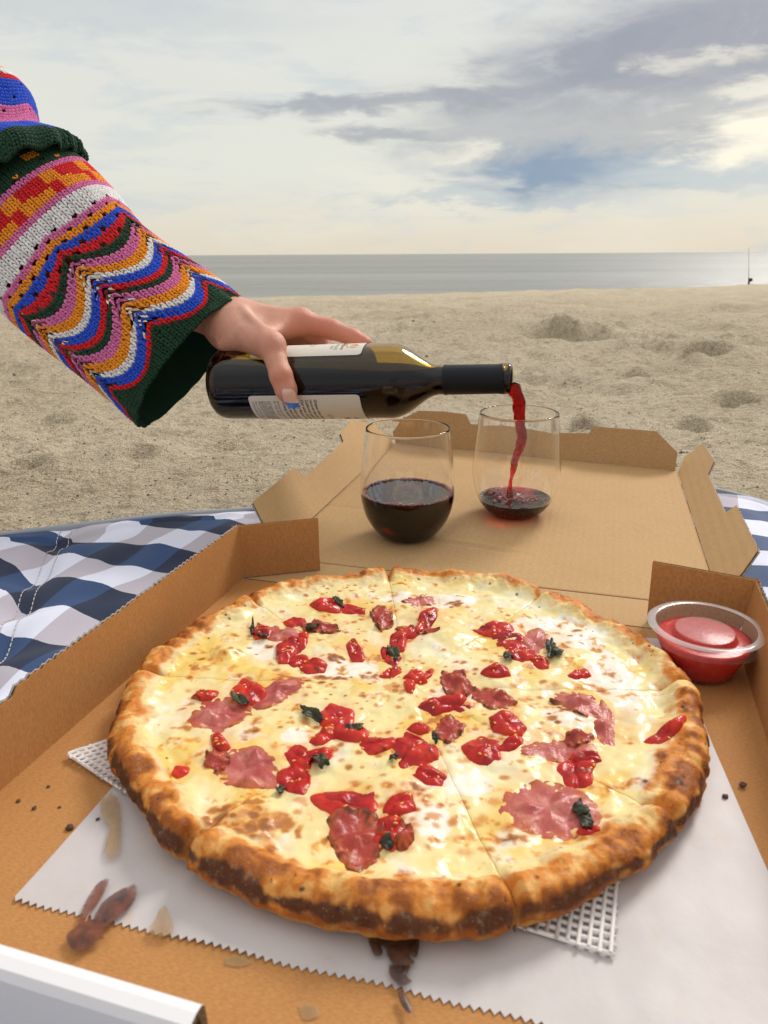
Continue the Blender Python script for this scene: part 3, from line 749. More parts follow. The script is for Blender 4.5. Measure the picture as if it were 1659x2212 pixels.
BLIST = [(*dsp(490, 1415), .010, .005), (*dsp(970, 1385), .018, .004), (*dsp(930, 1335), .014, .003), (*dsp(870, 1690), .020, .002),
         (*dsp(400, 1600), .012, .003), (*dsp(1390, 1660), .012, .003), (*dsp(520, 1790), .016, .002)]
rs = random.Random(5)
SPOTS = []      # x, y, radius, strength, kind
def cluster(px, py, sx, sy, n, r0, r1, st):
    for _ in range(n):
        a = rs.random()*6.283; k = math.sqrt(rs.random()); p = dsp(px+sx*k*math.cos(a), py+sy*k*math.sin(a))
        SPOTS.append((p[0], p[1], rs.uniform(r0, r1)*1.45, st*rs.uniform(.6, 1)))
for cl in [(530, 1785, 95, 40, 60, .0018, .0045, .75), (740, 1425, 40, 12, 10, .0015, .0035, 1.0), (705, 1470, 45, 10, 9, .0015, .0035, 1.0), (1220, 1545, 60, 22, 12, .0014, .0032, .95),
           (905, 1735, 60, 30, 9, .0015, .0035, .75), (985, 1305, 22, 10, 6, .0015, .003, 1.0), (1160, 1500, 70, 40, 9, .001, .003, .7), (890, 1300, 90, 20, 10, .001, .0026, .75),
           (640, 1560, 90, 30, 9, .001, .0028, .55), (470, 1400, 60, 50, 12, .001, .0026, .7), (1260, 1390, 80, 40, 9, .001, .0026, .8), (600, 1390, 60, 30, 9, .001, .0026, .85),
           (880, 1560, 330, 120, 90, .0007, .0024, .6), (880, 1700, 400, 110, 100, .0007, .0024, .6), (880, 1420, 400, 120, 130, .0007, .0022, .7), (650, 1290, 250, 30, 40, .0007, .0018, .7), (1230, 1790, 130, 50, 22, .0012, .003, .6),
           (960, 1800, 160, 50, 26, .001, .003, .55), (420, 1560, 60, 80, 16, .001, .0028, .6), (720, 1275, 120, 14, 12, .001, .002, .7)]: cluster(*cl)
RIC = [(590, 1405, 75, 24), (735, 1445, 90, 26), (930, 1297, 115, 20), (1205, 1368, 130, 42), (1320, 1470, 60, 80), (985, 1510, 70, 34), (1010, 1695, 60, 34), (1235, 1550, 85, 26), (775, 1250, 40, 9), (930, 1780, 60, 40), (640, 1590, 40, 20)]
TOP = [('tomato', 712, 1306, 32, 13, 5), ('tomato', 757, 1312, 32, 11, 10), ('tomato', 642, 1384, 28, 17, -20), ('tomato', 617, 1408, 20, 22, 20), ('tomato', 645, 1422, 26, 12, -8), ('tomato', 677, 1433, 32, 15, 3),
       ('ham', 600, 1362, 58, 16, 2), ('tomato', 636, 1338, 26, 12, -5), ('ham', 690, 1352, 38, 10, 0), ('tomato', 566, 1362, 20, 18, 10), ('tomato', 768, 1402, 16, 26, -35),
       ('tomato', 845, 1410, 26, 18, 35), ('tomato', 922, 1340, 14, 28, 45), ('ham', 826, 1332, 26, 22, 50), ('tomato', 890, 1362, 42, 15, -12), ('tomato', 860, 1382, 18, 20, 30), ('ham', 905, 1360, 45, 9, 8), ('ham', 905, 1295, 38, 9, -8),
       ('tomato', 1072, 1353, 38, 16, -4), ('tomato', 1098, 1376, 40, 16, 5), ('tomato', 1122, 1402, 30, 20, 25), ('ham', 1155, 1385, 24, 34, 20), ('tomato', 1140, 1408, 20, 14, 0), ('tomato', 1168, 1424, 24, 14, 15),
       ('tomato', 1072, 1449, 28, 12, -5), ('tomato', 1250, 1452, 26, 13, -12), ('tomato', 845, 1450, 24, 10, -15), ('tomato', 900, 1462, 24, 14, 10), ('tomato', 885, 1478, 14, 18, 0), ('tomato', 925, 1450, 10, 14, 30),
       ('tomato', 535, 1492, 42, 22, -8), ('ham', 600, 1492, 62, 22, -22), ('ham', 468, 1540, 68, 30, -18), ('tomato', 442, 1495, 26, 12, 5),
       ('tomato', 728, 1545, 46, 24, 8), ('tomato', 702, 1583, 38, 18, -20), ('tomato', 760, 1580, 40, 18, 10), ('tomato', 815, 1606, 40, 16, -6), ('tomato', 650, 1630, 28, 26, 20), ('tomato', 690, 1625, 30, 14, 0), ('tomato', 636, 1675, 42, 34, 30),
       ('tomato', 893, 1618, 54, 32, 8), ('tomato', 905, 1572, 22, 12, 0), ('tomato', 930, 1672, 36, 20, 12), ('ham', 968, 1575, 32, 26, -40), ('tomato', 955, 1517, 46, 14, -8), ('tomato', 1000, 1524, 24, 8, 0),
       ('ham', 985, 1472, 36, 24, 30), ('ham', 1065, 1505, 48, 20, 12), ('tomato', 1045, 1616, 42, 30, 8), ('tomato', 1102, 1606, 30, 13, -15), ('tomato', 1098, 1562, 38, 22, 14),
       ('ham', 1258, 1518, 68, 22, 18), ('ham', 1310, 1560, 22, 46, -10), ('ham', 1212, 1615, 80, 24, 3), ('ham', 1250, 1588, 30, 16, 0), ('tomato', 1243, 1662, 40, 38, 10), ('tomato', 1262, 1630, 34, 12, 5), ('tomato', 1437, 1590, 46, 15, -10),
       ('ham', 1188, 1745, 112, 58, 8), ('tomato', 1272, 1790, 24, 12, 0), ('tomato', 745, 1733, 70, 32, 6), ('tomato', 862, 1737, 40, 24, -12), ('ham', 772, 1800, 62, 54, 8), ('tomato', 838, 1790, 44, 34, 35), ('ham', 870, 1805, 22, 30, 0),
       ('tomato', 473, 1602, 17, 24, -25), ('tomato', 389, 1658, 21, 14, -8), ('ham', 532, 1652, 84, 42, 3), ('ham', 470, 1640, 26, 20, 0),
       ('basil', 732, 1304, 14, 6, 30), ('basil', 676, 1352, 18, 9, -10), ('basil', 566, 1376, 14, 7, 20), ('basil', 850, 1410, 11, 22, -35), ('basil', 1190, 1404, 12, 22, 5), ('basil', 1098, 1420, 13, 10, 0), ('basil', 518, 1515, 22, 9, 15), ('basil', 672, 1543, 26, 12, 25),
       ('basil', 765, 1577, 22, 13, -10), ('basil', 690, 1642, 22, 16, 15), ('basil', 606, 1702, 10, 13, 15), ('basil', 1255, 1752, 20, 18, 20), ('basil', 1266, 1778, 16, 24, -5), ('basil', 835, 1823, 18, 13, 20), ('basil', 545, 1356, 5, 16, 5), ('basil', 940, 1600, 8, 8, 0), ('basil', 1205, 1412, 14, 10, 0), ('basil', 850, 1640, 10, 8, 0)]
DOTS = [(PC[0]+.168*k*math.cos(t), PC[1]+.170*k*math.sin(t), rs.uniform(.0005, .0013)) for k, t in [(rs.uniform(.84, 1.05), rs.random()*6.283) for _ in range(90)]]
def mixc(c_, m, col): return c_*(1-m[..., None])+np.array(col)*m[..., None]
def pz_col(x, y, q, th, arc):
    b = pz_bump(np.minimum(q, QT), th); n1 = fbm(x*32, y*32, 4, 91); n2 = fbm(x*90, y*90, 4, 95); n3 = fbm(x*240, y*240, 3, 99)
    nl = fbm(x*21+3, y*21, 3, 97)
    c_ = np.tile(np.array([.79, .655, .31]), (len(x), 1))
    c_ = mixc(c_, sstep(nl+.25*n1, .0, .55)*.85, [.78, .53, .115])
    c_ = mixc(c_, sstep(-nl+.3*n1, .10, .60)*.7, [.82, .75, .51])
    c_ = mixc(c_, sstep(n1+.3*n2, .35, .8)*.35, [.80, .50, .09])
    ric = np.zeros_like(x)
    for (px, py, sx, sy) in RIC:
        p = dsp(px, py); ax = np.linalg.norm(dsp(px+sx, py)-p); ay = np.linalg.norm(dsp(px, py+sy)-p)
        ric = np.maximum(ric, 1-(((x-p[0])/ax)**2+((y-p[1])/ay)**2))
    c_ = mixc(c_, sstep(ric+.30*n2+.25*n1, .05, .35)*.9, [.84, .80, .70])
    tint = np.zeros_like(x)
    for (kd, px, py, rx, ry, rot) in TOP:
        if kd == 'basil': continue
        p = dsp(px, py); ax = max(np.linalg.norm(dsp(px+rx, py)-p), np.linalg.norm(dsp(px, py+ry)-p))
        tint = np.maximum(tint, np.exp(-(((x-p[0])**2+(y-p[1])**2)/(ax*1.12+.0015)**2)**1.5))
    c_ = mixc(c_, np.clip(tint*(1.0+.8*n2)-.12, 0, 1)*.55, [.76, .38, .10])
    spot = np.zeros_like(x)
    for (px, py, rr, st) in SPOTS:
        m = (np.abs(x-px) < rr*2) & (np.abs(y-py) < rr*2)
        if m.any():
            d = np.hypot(x[m]-px, (y[m]-py)*(1+.5*st))/rr + .35*n2[m]+.25*n3[m]
            spot[m] = np.maximum(spot[m], st*sstep(d, 1.15, .25))
    c_ = mixc(c_, np.clip(spot*1.9, 0, 1)*.92, [.60, .20, .018])
    c_ = mixc(c_, sstep(spot, .38, .85)*.85, [.17, .048, .014])
    tt_ = n2+.35*n3+.55*nl; c_ = mixc(c_, sstep(tt_, .42, .84)*.85, [.74, .31, .022]); c_ = mixc(c_, sstep(tt_, .80, 1.05)*.8, [.36, .115, .018])
    # crust
    dough = np.tile(np.array([.75, .57, .27]), (len(x), 1))
    dough = mixc(dough, sstep(n2, -.2, .6)*.5, [.79, .65, .38])
    outer = sstep(b, .55, 1.0)*.55 + np.clip(arc*2.2, 0, 1)*.45
    front = .5-.5*np.sin(th)                           # crust nearest the oven mouth baked harder
    toast = sstep(outer*1.0 + .42*n1 + .30*n2 + .25*front, .12, .58)
    dough = mixc(dough, toast*.95, [.60, .195, .017])
    dough = mixc(dough, sstep(outer*.8+.5*n1+.45*n2+.22*front, .52, .95)*.9, [.26, .070, .011])
    dough = mixc(dough, sstep(-n2-.5*n1+.2*n3, .22, .75)*.60*(1-np.clip(arc*1.6, 0, 1)), [.82, .56, .20])
    def tmask(a0, wd): return np.exp(-(np.angle(np.exp(1j*(th-math.radians(a0))))/math.radians(wd))**2)
    ch = tmask(-118, 24)*.70+tmask(-150, 18)*.62+tmask(-45, 12)*.25+tmask(40, 22)*.50+tmask(-40, 16)*.5+tmask(-80, 22)*.32+tmask(5, 15)*.2+tmask(165, 20)*.25
    band = np.exp(-((arc-.40)/.13)**2)
    char = sstep(ch*(.45+.75*band)+.42*n1+.42*n2+.16*n3+.60*band*front-.14, .58, .98)*sstep(outer, .25, .6)
    dough = mixc(dough, char*.93, [.045, .024, .016])
    dough = mixc(dough, sstep(.95*band*(.45+.7*front)+.40*n1+.36*n2, .42, .92)*.82, [.105, .034, .012])
    under = sstep(arc+.05*n2, .56, .70)
    dough = mixc(dough, under*.85, [.60, .31, .06])
    dough = mixc(dough, under*sstep(n1+n2, .25, .8)*.8, [.30, .12, .03])
    cm = sstep(b+.26*n2+.20*n1, .16, .50)
    c_ = c_*(1-cm[:, None])+dough*cm[:, None]
    for (px, py, rr) in DOTS:
        m = (np.abs(x-px) < rr*2) & (np.abs(y-py) < rr*2)
        if m.any(): c_[m] = mixc(c_[m], sstep(np.hypot(x[m]-px, y[m]-py)/rr+.3*n3[m], 1.1, .6)*.9, [.03, .015, .01])
    d = cutd(th, q*.166)
    c_ = mixc(c_, np.exp(-(d/.0016)**2)*.75*sstep(q, .1, .3)*(.05+.95*cm), [.50, .22, .05])
    return np.clip(np.concatenate([c_, cm[:, None]], 1), 0, 1)
pizza = thing('pizza', (PC[0], PC[1], ZB), 'round white cheese pizza with tomato, ham and basil on charred golden crust', 'pizza')
qrows = np.concatenate([np.linspace(0.004, .74, 170), np.linspace(.7428, QT, 64)[0:]])
arows = np.linspace(0, 1, 40)[1:]
for k in range(8):
    a0, a1 = CUTS[k], CUTS[(k+1) % 8]
    if a1 < a0: a1 += 2*math.pi
    nt = int((a1-a0)/.0049)
    gap = .0007
    th = np.linspace(a0+gap, a1-gap, nt)
    TH, Q = np.meshgrid(th, qrows, indexing='xy'); THw = np.angle(np.exp(1j*TH)); R_ = pz_R(THw)
    Xp = PC[0]+Q*R_*np.cos(TH); Yp = PC[1]+Q*R_*np.sin(TH); Zp = pz_top(Xp, Yp)
    zt = Zp[-1]; Rt = R_[0]; thw = THw[0]
    TA, A = np.meshgrid(th, arows, indexing='xy'); TAw = np.angle(np.exp(1j*TA))
    zm = ZB+(zt-ZB)*.42; psi = np.pi/2*(1-A*1.9)
    wv = .055*Rt
    rr = QT*Rt[None]+wv[None]*np.cos(psi)*np.where(psi < 0, 1, 1)
    zz = np.where(psi >= 0, zm+(zt-zm)*np.sin(psi), zm+(zm-ZB+.0004)*np.sin(psi))
    xa = PC[0]+rr*np.cos(TA); ya = PC[1]+rr*np.sin(TA)
    s_ = (TAw*.166); al_ = A*.034; nb_ = .0034*fbm(s_*15+.1, al_*22, 2, 78)+.0014*fbm(s_*45+.1, al_*45, 2, 87)+.0012*fbm(s_*120, al_*120, 3, 89)
    en = np.sin(np.pi*A)
    dcut = cutd(TAw, rr); dent = .0040*np.exp(-(dcut/.0028)**2)*en
    rr2 = rr+nb_*en*np.cos(psi)-dent
    xa = PC[0]+rr2*np.cos(TA); ya = PC[1]+rr2*np.sin(TA); zz = zz+nb_*en*.5*np.sin(psi)
    zz = np.maximum(zz, ZB-.0004)
    V = np.concatenate([np.stack([Xp, Yp, Zp], -1).reshape(-1, 3), np.stack([xa, ya, zz], -1).reshape(-1, 3)])
    Qall = np.concatenate([Q.ravel(), np.full(A.size, 1.0)]); Tall = np.concatenate([THw.ravel(), TAw.ravel()]); Aall = np.concatenate([np.zeros(Q.size), A.ravel()])
    # on the outside the colour pattern follows the wrapped surface
    sx_ = np.concatenate([Xp.ravel(), (PC[0]+(QT*Rt[None]+A*.028)*np.cos(TA)).ravel()]); sy_ = np.concatenate([Yp.ravel(), (PC[1]+(QT*Rt[None]+A*.028)*np.sin(TA)).ravel()])
    Cc = pz_col(sx_, sy_, Qall, Tall, Aall)
    nrow = len(qrows)+len(arows); F = gridf(nrow, nt)
    # cut faces of the slice
    nv = len(V); base = []
    ex, ec_ = [], []
    for j, flip in ((0, False), (nt-1, True)):
        ids = np.arange(nrow)*nt+j; low = V[ids].copy(); low[:, 2] = np.minimum(low[:, 2]-.0002, np.maximum(ZB, low[:, 2]-.02)); low[:, 2] = np.where(np.arange(nrow) < len(qrows)+16, ZB, low[:, 2])
        i2 = nv+np.arange(nrow); f = np.stack([ids[:-1], ids[1:], i2[1:], i2[:-1]], -1)
        base.append(f[:, ::-1] if flip else f); ex.append(low); ec_.append(np.tile([.62, .40, .15, 1], (nrow, 1))); nv += nrow
    V = np.vstack([V]+ex); Cc = np.vstack([Cc]+ec_); F = np.vstack([F]+base)
    mesh('slice', V, F, M['pizza'], pizza, col=Cc)

def blob_pts(cx, cy, rx, ry, rot, seed, rough=.16, n=60, nside=0, rag=0):
    a = np.linspace(0, 2*np.pi, n, endpoint=False); r = random.Random(seed)
    k = np.ones(n)
    for h in (2, 3, 4, 5, 7): k += rough*r.uniform(.3, 1)/h**.6*np.cos(h*a+r.random()*6.28)
    pa = sorted((j+r.uniform(-.32, .32))/nside*6.283 for j in range(nside)) if nside else []
    if pa:                                  # cut with a knife: corners rather than lobes
        pr = [r.uniform(.82, 1.2) for _ in pa]; pg = np.max([np.cos(a-t)/q for t, q in zip(pa, pr)], axis=0); k = .35*k+.65*np.clip(.92/np.maximum(pg, .45), .6, 1.55)
    k = k*(1+rag*np.array([r.uniform(-1, 1) for _ in range(n)]))
    c_, s_ = math.cos(math.radians(rot)), math.sin(math.radians(rot))
    ux, uy = rx*k*np.cos(a), ry*k*np.sin(a)
    return [(cx+x*c_-y*s_, cy+x*s_+y*c_) for x, y in zip(ux, uy)]
def topping(kind, px, seed, lift=0.0):
    B = np.array([dsp(x, y, ZB+.0125) for x, y in px]); c0 = B.mean(0); n = len(B)
    kr = np.array([.04, .16, .3, .45, .6, .72, .82, .90, .96, 1.0]); r = random.Random(seed); o1, o2 = r.random()*50, r.random()*50
    P = c0+(B-c0)[None]*kr[:, None, None]; x, y = P[..., 0], P[..., 1]; K = np.broadcast_to(kr[:, None], x.shape)
    size = np.sqrt(np.mean(np.sum((B-c0)**2, 1)))
    n1 = fbm(x*(75 if kind == 'tomato' else 90)+o1, y*(75 if kind == 'tomato' else 120)+o2, 2 if kind == 'tomato' else 3, 101); n2 = fbm(x*300+o1, y*300, 3, 104)
    zb = pz_top(x, y)
    if kind == 'tomato':
        h = min(.0029, size*.36)*(1-K**4.5)**.5*(1+.55*n1-.5*np.abs(perlin(x*95+o2, y*95+o1, 111)))+.0006*n2*(1-K)
        crease = np.exp(-((x-c0[0])*math.cos(o1)+(y-c0[1])*math.sin(o1)+.002*n1)**2/(.0011**2)); h = h-.0016*crease*(1-K)
        z = zb+h-.0014*K**3-.0006+lift
        c_ = np.tile(np.array([.43, .008, .006]), (x.size, 1)); m = n1.ravel()
        c_ = mixc(c_, sstep(m, .05, .6)*.8, [.60, .030, .010]); c_ = mixc(c_, sstep(-m, .15, .6)*.7, [.20, .004, .005])
        c_ = mixc(c_, sstep(K.ravel()+.2*m, .80, 1.0)*.45, [.58, .06, .015])
        if r.random() < .35: c_ = mixc(c_, sstep(n2.ravel()+n1.ravel(), .75, 1.1)*.8, [.10, .02, .012])
    elif kind == 'ham':
        wvv = np.maximum(0, fbm(x*70+o1, y*70+o2, 2, 107)+.05)*.0055+.0006
        curl = np.maximum(0, perlin(np.arctan2(y-c0[1], x-c0[0])*2.2+o1, x*0+o2, 109))*(.0048 if size < .016 else .0012)*sstep(K, .55, 1.0)
        z = zb-.0002+wvv*sstep(K, 1.02, .35)+curl-.0006*sstep(K, .9, 1)+.0003*n2+lift
        crisp = size < .0155 and r.random() < .72
        if crisp: z = z+.0022*np.abs(n1)*K
        m = n1.ravel(); c_ = np.tile(np.array([.36, .042, .026] if crisp else [.46, .105, .088]), (x.size, 1))
        c_ = mixc(c_, sstep(m, .05, .5)*.65, [.52, .11, .06] if crisp else [.60, .24, .18]); c_ = mixc(c_, sstep(-m, .1, .6)*.6, [.34, .040, .032])
        e = sstep(K.ravel()+.26*m+.12*n2.ravel(), .60, .98); c_ = mixc(c_, e*.9, [.46, .10, .018])
        tip = sstep(K.ravel()+.30*n2.ravel()+.2*m+(curl.ravel()/.012), 1.0, 1.25); c_ = mixc(c_, tip*.9, [.10, .022, .012])
        if crisp: c_ = mixc(c_, sstep(K.ravel()+.5*n2.ravel()+.3*m, .78, 1.1)*.8, [.13, .022, .010])
    else:
        vein = np.abs((x-c0[0])*math.cos(o1)+(y-c0[1])*math.sin(o1))
        z = zb+.0010+.0006*(1-K**2)**.5*(1+.9*n1)+n1*.0028*K-.0006*np.exp(-(vein/.0006)**2)+lift
        m = n1.ravel(); c_ = np.tile(np.array([.022, .026, .010]), (x.size, 1)); c_ = mixc(c_, sstep(m, 0, .5)*.8, [.062, .062, .022]); c_ = mixc(c_, sstep(-m, .1, .6)*.8, [.014, .014, .010])
    V = np.stack([x, y, z], -1).reshape(-1, 3)
    low = V[-n:].copy(); low[:, 2] = pz_top(low[:, 0], low[:, 1])-.0012 if kind != 'basil' else low[:, 2]-.0006; lc = c_[-n:]*.75
    cen = np.array([[c0[0], c0[1], V[:n, 2].mean()]])
    nr = len(kr)
    F = [tuple(q) for q in gridf(nr+1, n, True)]+[(nr*n+n, (i+1) % n, i) for i in range(n)]
    V = np.vstack([V, low, cen]); c_ = np.vstack([c_, lc, c_[:1]])
    nm = {'tomato': 'tomato_piece', 'ham': 'ham_slice', 'basil': 'basil_leaf'}[kind]
    o = mesh(nm, V, F, M[kind], pizza, col=np.clip(c_, 0, 1))
    if kind == 'tomato' and size > .007:                     # a few pale seeds stuck on the bigger pieces
        sv, sf = [], []
        for _ in range(r.randint(2, 5)):
            i = r.randint(2, 7); j = r.randrange(n); p = V[i*n+j]
            a = r.random()*6.28; v_, f_ = lathe([(0, -.0004), (.0006, -.0002), (.0008, .0002), (.0004, .0005), (0, .0006)], 7)
            v_ = v_*np.array([1.5, .8, 1]); v_ = np.stack([v_[:, 0]*math.cos(a)-v_[:, 1]*math.sin(a), v_[:, 0]*math.sin(a)+v_[:, 1]*math.cos(a), v_[:, 2]], -1)+p
            sf += [tuple(q+len(sv)) for q in f_]; sv += v_.tolist()
        tag(mesh('tomato_seeds', sv, sf, M['seed'], o), kind='stuff')
    return o
for i, (kd, x, y, rx, ry, rot) in enumerate(TOP):
    topping(kd, blob_pts(x, y, rx*(.90 if kd == 'basil' else 1.10), ry*(.85 if kd == 'basil' else 1.14), rot, 300+i, {'ham': .24 if rx < 100 else .07, 'tomato': .13, 'basil': .26}[kd], nside={'ham': 0 if rx > 100 else 6, 'tomato': 5 if min(rx, ry) > 10 else 0, 'basil': 0}[kd], rag={'ham': .022 if rx < 100 else .006, 'tomato': .015, 'basil': .06}[kd]), 500+i, lift=.0022 if kd == 'basil' else (.0012 if kd == 'tomato' and i % 3 == 0 else 0))

# ------------------------------------------------------------------ the two stemless glasses
OUT = spline(np.array([(.0180, 0), (.0235, .0010), (.0315, .0080), (.0390, .0200), (.0430, .0340), (.0442, .0460), (.0434, .0620), (.0416, .0800), (.0386, .1045)]), 60)
def inner_r(z): return np.interp(z, OUT[:, 1], OUT[:, 0]) - .0014
GB = .0042                                        # thickness of the base
zi = np.linspace(GB, .1045, 50)
INN = np.stack([np.minimum(inner_r(zi), .0442), zi], -1); INN[0, 0] = .0200; INN[1, 0] = min(INN[1, 0], .0262)
def glass(name, c0, label, lvl):
    base = lid_z(c0[0], c0[1]) + .0004
    t = thing(name, (c0[0], c0[1], base), label, 'wine glass', 'stemless wine glasses')
    rim = [(OUT[-1, 0]-.0001, .1050), (OUT[-1, 0]-.0007, .1053), (OUT[-1, 0]-.0013, .1050)]
    prof = [(0.0, .0008), (.010, .0004)] + OUT.tolist() + rim + [p for p in INN[::-1].tolist() if p[1] > lvl+.0006] + [(float(np.interp(lvl, INN[:, 1], INN[:, 0])), lvl+.0001)]
    V, F = lathe(prof, 96); o = mesh('bowl', V+np.array([c0[0], c0[1], base]), F, M['glass'], t)
    return base
def wine_body(name, c0, base, lvl, label, wave=None):
    zz = np.linspace(GB-.0003, lvl, 26); rr = np.interp(zz, INN[:, 1], INN[:, 0])
    prof = [(0.0, GB-.0008), (.010, GB-.0007)] + list(zip(rr, zz)); n = 96
    nb = len(prof)
    ks = np.array([.985, .95, .9, .82, .72, .6, .48, .36, .24, .12, .03]); prof += [(rr[-1]*k, lvl - (.0004 if k < .97 else .0001)) for k in ks]
    V, F = lathe(prof, n)
    if wave is not None:
        top = np.arange(len(V)) >= (nb-1)*n; V[top, 2] += wave(V[top, 0], V[top, 1])
    V = V+np.array([c0[0], c0[1], base]); m = len(prof)
    F = np.vstack([F]); V = np.vstack([V, [[c0[0], c0[1], V[(m-1)*n:(m)*n, 2].mean()]]])
    FF = [tuple(q) for q in F]+[((m-1)*n+i, (m-1)*n+(i+1) % n, m*n) for i in range(n)]
    return tag(mesh(name, V, FF, M['wine']), label, 'wine'), rr[-1]
def bubbles(name, pts, parent, mat=None):
    sv, sf = lathe([(0.0001, -1), (.5, -.86), (.87, -.5), (1, 0), (.87, .5), (.5, .86), (0.0001, 1)], 10); V, F = [], []
    for i, (x, y, z, r) in enumerate(pts): V.append(sv*r+np.array([x, y, z])); F.append(sf+i*len(sv))
    return tag(mesh(name, np.vstack(V), np.vstack(F), mat or M['bubble'], parent), kind='stuff')
G1, G2 = np.array([.0222, .6640]), np.array([.1335, .7190])
rb_ = random.Random(3)
b1 = glass('wine_glass', G1, 'stemless wine glass half full of dark red wine, nearer the bottle base', .0440)
lv1 = .0440
w1, r1 = wine_body('red_wine', G1, b1, lv1, 'dark red wine filling the left glass to the middle')
pts = []
for i in range(150):
    a = rb_.random()*6.283; r = rb_.choice([.0008, .0010, .0012, .0015]); rr = r1-.0005-r-rb_.random()**2*.0016
    pts.append((G1[0]+rr*math.cos(a), G1[1]+rr*math.sin(a), b1+lv1+r*.25, r))
for i in range(70):
    a = i/70*6.283; r = .0008; pts.append((G1[0]+(r1-.0013)*math.cos(a), G1[1]+(r1-.0013)*math.sin(a), b1+lv1+r*.3, r))
bubbles('bubble_ring', pts, w1)
b2 = glass('wine_glass', G2, 'stemless wine glass being filled under the bottle mouth, splash at its bottom', .0175)
lv2 = .0175
def wave2(x, y):
    r = np.hypot(x, y); k = sstep(r, .036, .030)
    return k*(.0010*fbm(x*150, y*150, 2, 121)+.0026*perlin(x*60, y*60, 124)) + k*.0045*np.exp(-((x+.019)**2+(y-.006)**2)/.012**2) - .002*np.exp(-((x+.006)**2+(y+.002)**2)/.008**2)
w2, r2_ = wine_body('red_wine', G2, b2, lv2, 'splashing red wine at the bottom of the right glass', wave2)
pts = []
for i in range(170):
    a = rb_.random()*6.283; rr = r2_*math.sqrt(rb_.random())*.93; x, y = rr*math.cos(a), rr*math.sin(a)
    if i < 110: x, y = -.016+rb_.gauss(0, .008), .006+rb_.gauss(0, .008)
    elif i < 170: x, y = .010+rb_.gauss(0, .009), -.006+rb_.gauss(0, .007)
    if math.hypot(x, y) > r2_*.93: continue
    r = rb_.choice([.0005, .0006, .0008, .001, .0012, .0019]); pts.append((G2[0]+x, G2[1]+y, b2+lv2+float(wave2(np.array(x), np.array(y)))+r*.1, r))
bubbles('foam_bubbles', pts, w2)
# thin film of wine thrown up the far right wall of the glass
na, nz = 26, 12; ang = np.linspace(math.radians(5), math.radians(75), na); V = []
for side in (0, 1):
    for j in range(nz):
        for i in range(na):
            hgt = .0085*math.sin(math.pi*i/(na-1))+.0005; z = lv2+.0006+hgt*j/(nz-1)
            r = float(np.interp(z, INN[:, 1], INN[:, 0]))+.0003-side*(.0008*(1-j/(nz-1))+.0005)
            V.append((G2[0]+r*math.cos(ang[i]), G2[1]+r*math.sin(ang[i]), b2+z))
F = [tuple(q) for q in gridf(nz, na)]+[tuple(q[::-1]+nz*na) for q in gridf(nz, na)]


# ------------------------------------------------------------------ the bottle
BA, BB = atd(476, 829, .812), atd(1105.5, 818, .727); BT = unit(BB-BA); BL = np.linalg.norm(BB-BA)
BN = unit(Z3-BT*np.dot(Z3, BT)); BS = np.cross(BT, BN); BS = BS if np.dot(BS, -FW) > 0 else -BS
def b_at(px):
    lo, hi = 0.0, BL
    for _ in range(40):
        m = (lo+hi)/2
        if proj(BA+BT*m)[0] < px: lo = m
        else: hi = m
    return lo
zs, zn, zc1, zl = b_at(842), b_at(952), b_at(1091), BL
RB, RN = .0382, .0146
def brad(z):
    s = np.clip((z-zs)/(zn-zs), 0, 1); k = (1-np.cos(np.pi*s**1.12))/2
    return RB+(RN-RB)*k - (.0006*np.clip((z-zn)/(zl-zn), 0, 1))
def blathe(prof, n=96):
    V, F = lathe(prof, n)
    return BA + V[:, 0:1]*BN + V[:, 1:2]*BS + V[:, 2:3]*BT, F
zb_ = np.concatenate([np.linspace(.012, zs, 24), np.linspace(zs, zn, 40)[1:], np.linspace(zn, zc1, 12)[1:]])
outp = [(0, .020), (.012, .0185), (.022, .012), (.0285, .003), (.0310, .0004), (.0335, .0006), (.0362, .0032), (.0377, .0075)] + [(float(brad(z)), float(z)) for z in zb_]
lip = [(RN+.0004, zc1+.0006), (RN+.0004, zl-.0022), (RN-.0003, zl-.0006), (RN-.0016, zl), (RN-.0040, zl-.0006)]
innp = [(float(brad(z))-.0030, float(z)) for z in zb_[::-1]]; innp[-1] = (RB-.0032, .014)
innb = [(RB-.0060, .0105), (.0300, .0115), (.0230, .0165), (.0120, .0232), (0, .0245)]
bottle = thing('wine_bottle', BA, 'dark green glass bottle of red wine tipped level, pouring into a glass', 'wine bottle')
V, F = blathe(outp+lip+innp+innb); mesh('bottle_glass', V, F, M['bottle_glass'], bottle)
LEVEL = .1615
wp = [(0, .0243), (.012, .0230), (.0232, .0163), (.0302, .0113), (RB-.0058, .0103), (RB-.0030, .014)] + [(float(brad(z))-.0027, float(z)) for z in zb_[1:]]
wp += [(RN-.0036, zc1+.004), (RN-.0037, zl-.0008), (0.0, zl-.0012)]
V, F = blathe(wp); V[:, 2] = np.minimum(V[:, 2], LEVEL+.0012*0)
tag(mesh('red_wine', V, F, M['bottled_wine']), 'dark red wine lying inside the tipped bottle', 'wine')
cz = np.linspace(b_at(960), zc1, 30)
cap = [(float(brad(z))+.0004+(.0005 if k > 26 else 0)+(.0003*math.sin(k*2.3) if k < 3 else 0), float(z)) for k, z in enumerate(cz)]
V, F = blathe(cap+[(r-.00035, z) for r, z in cap[::-1]]); mesh('capsule', V, F, M['capsule'], bottle)
lt0, lt1 = b_at(566), b_at(798)
def bpt(t, ph, r): return BA+BT*t+(BN*math.cos(ph)+BS*math.sin(ph))*r
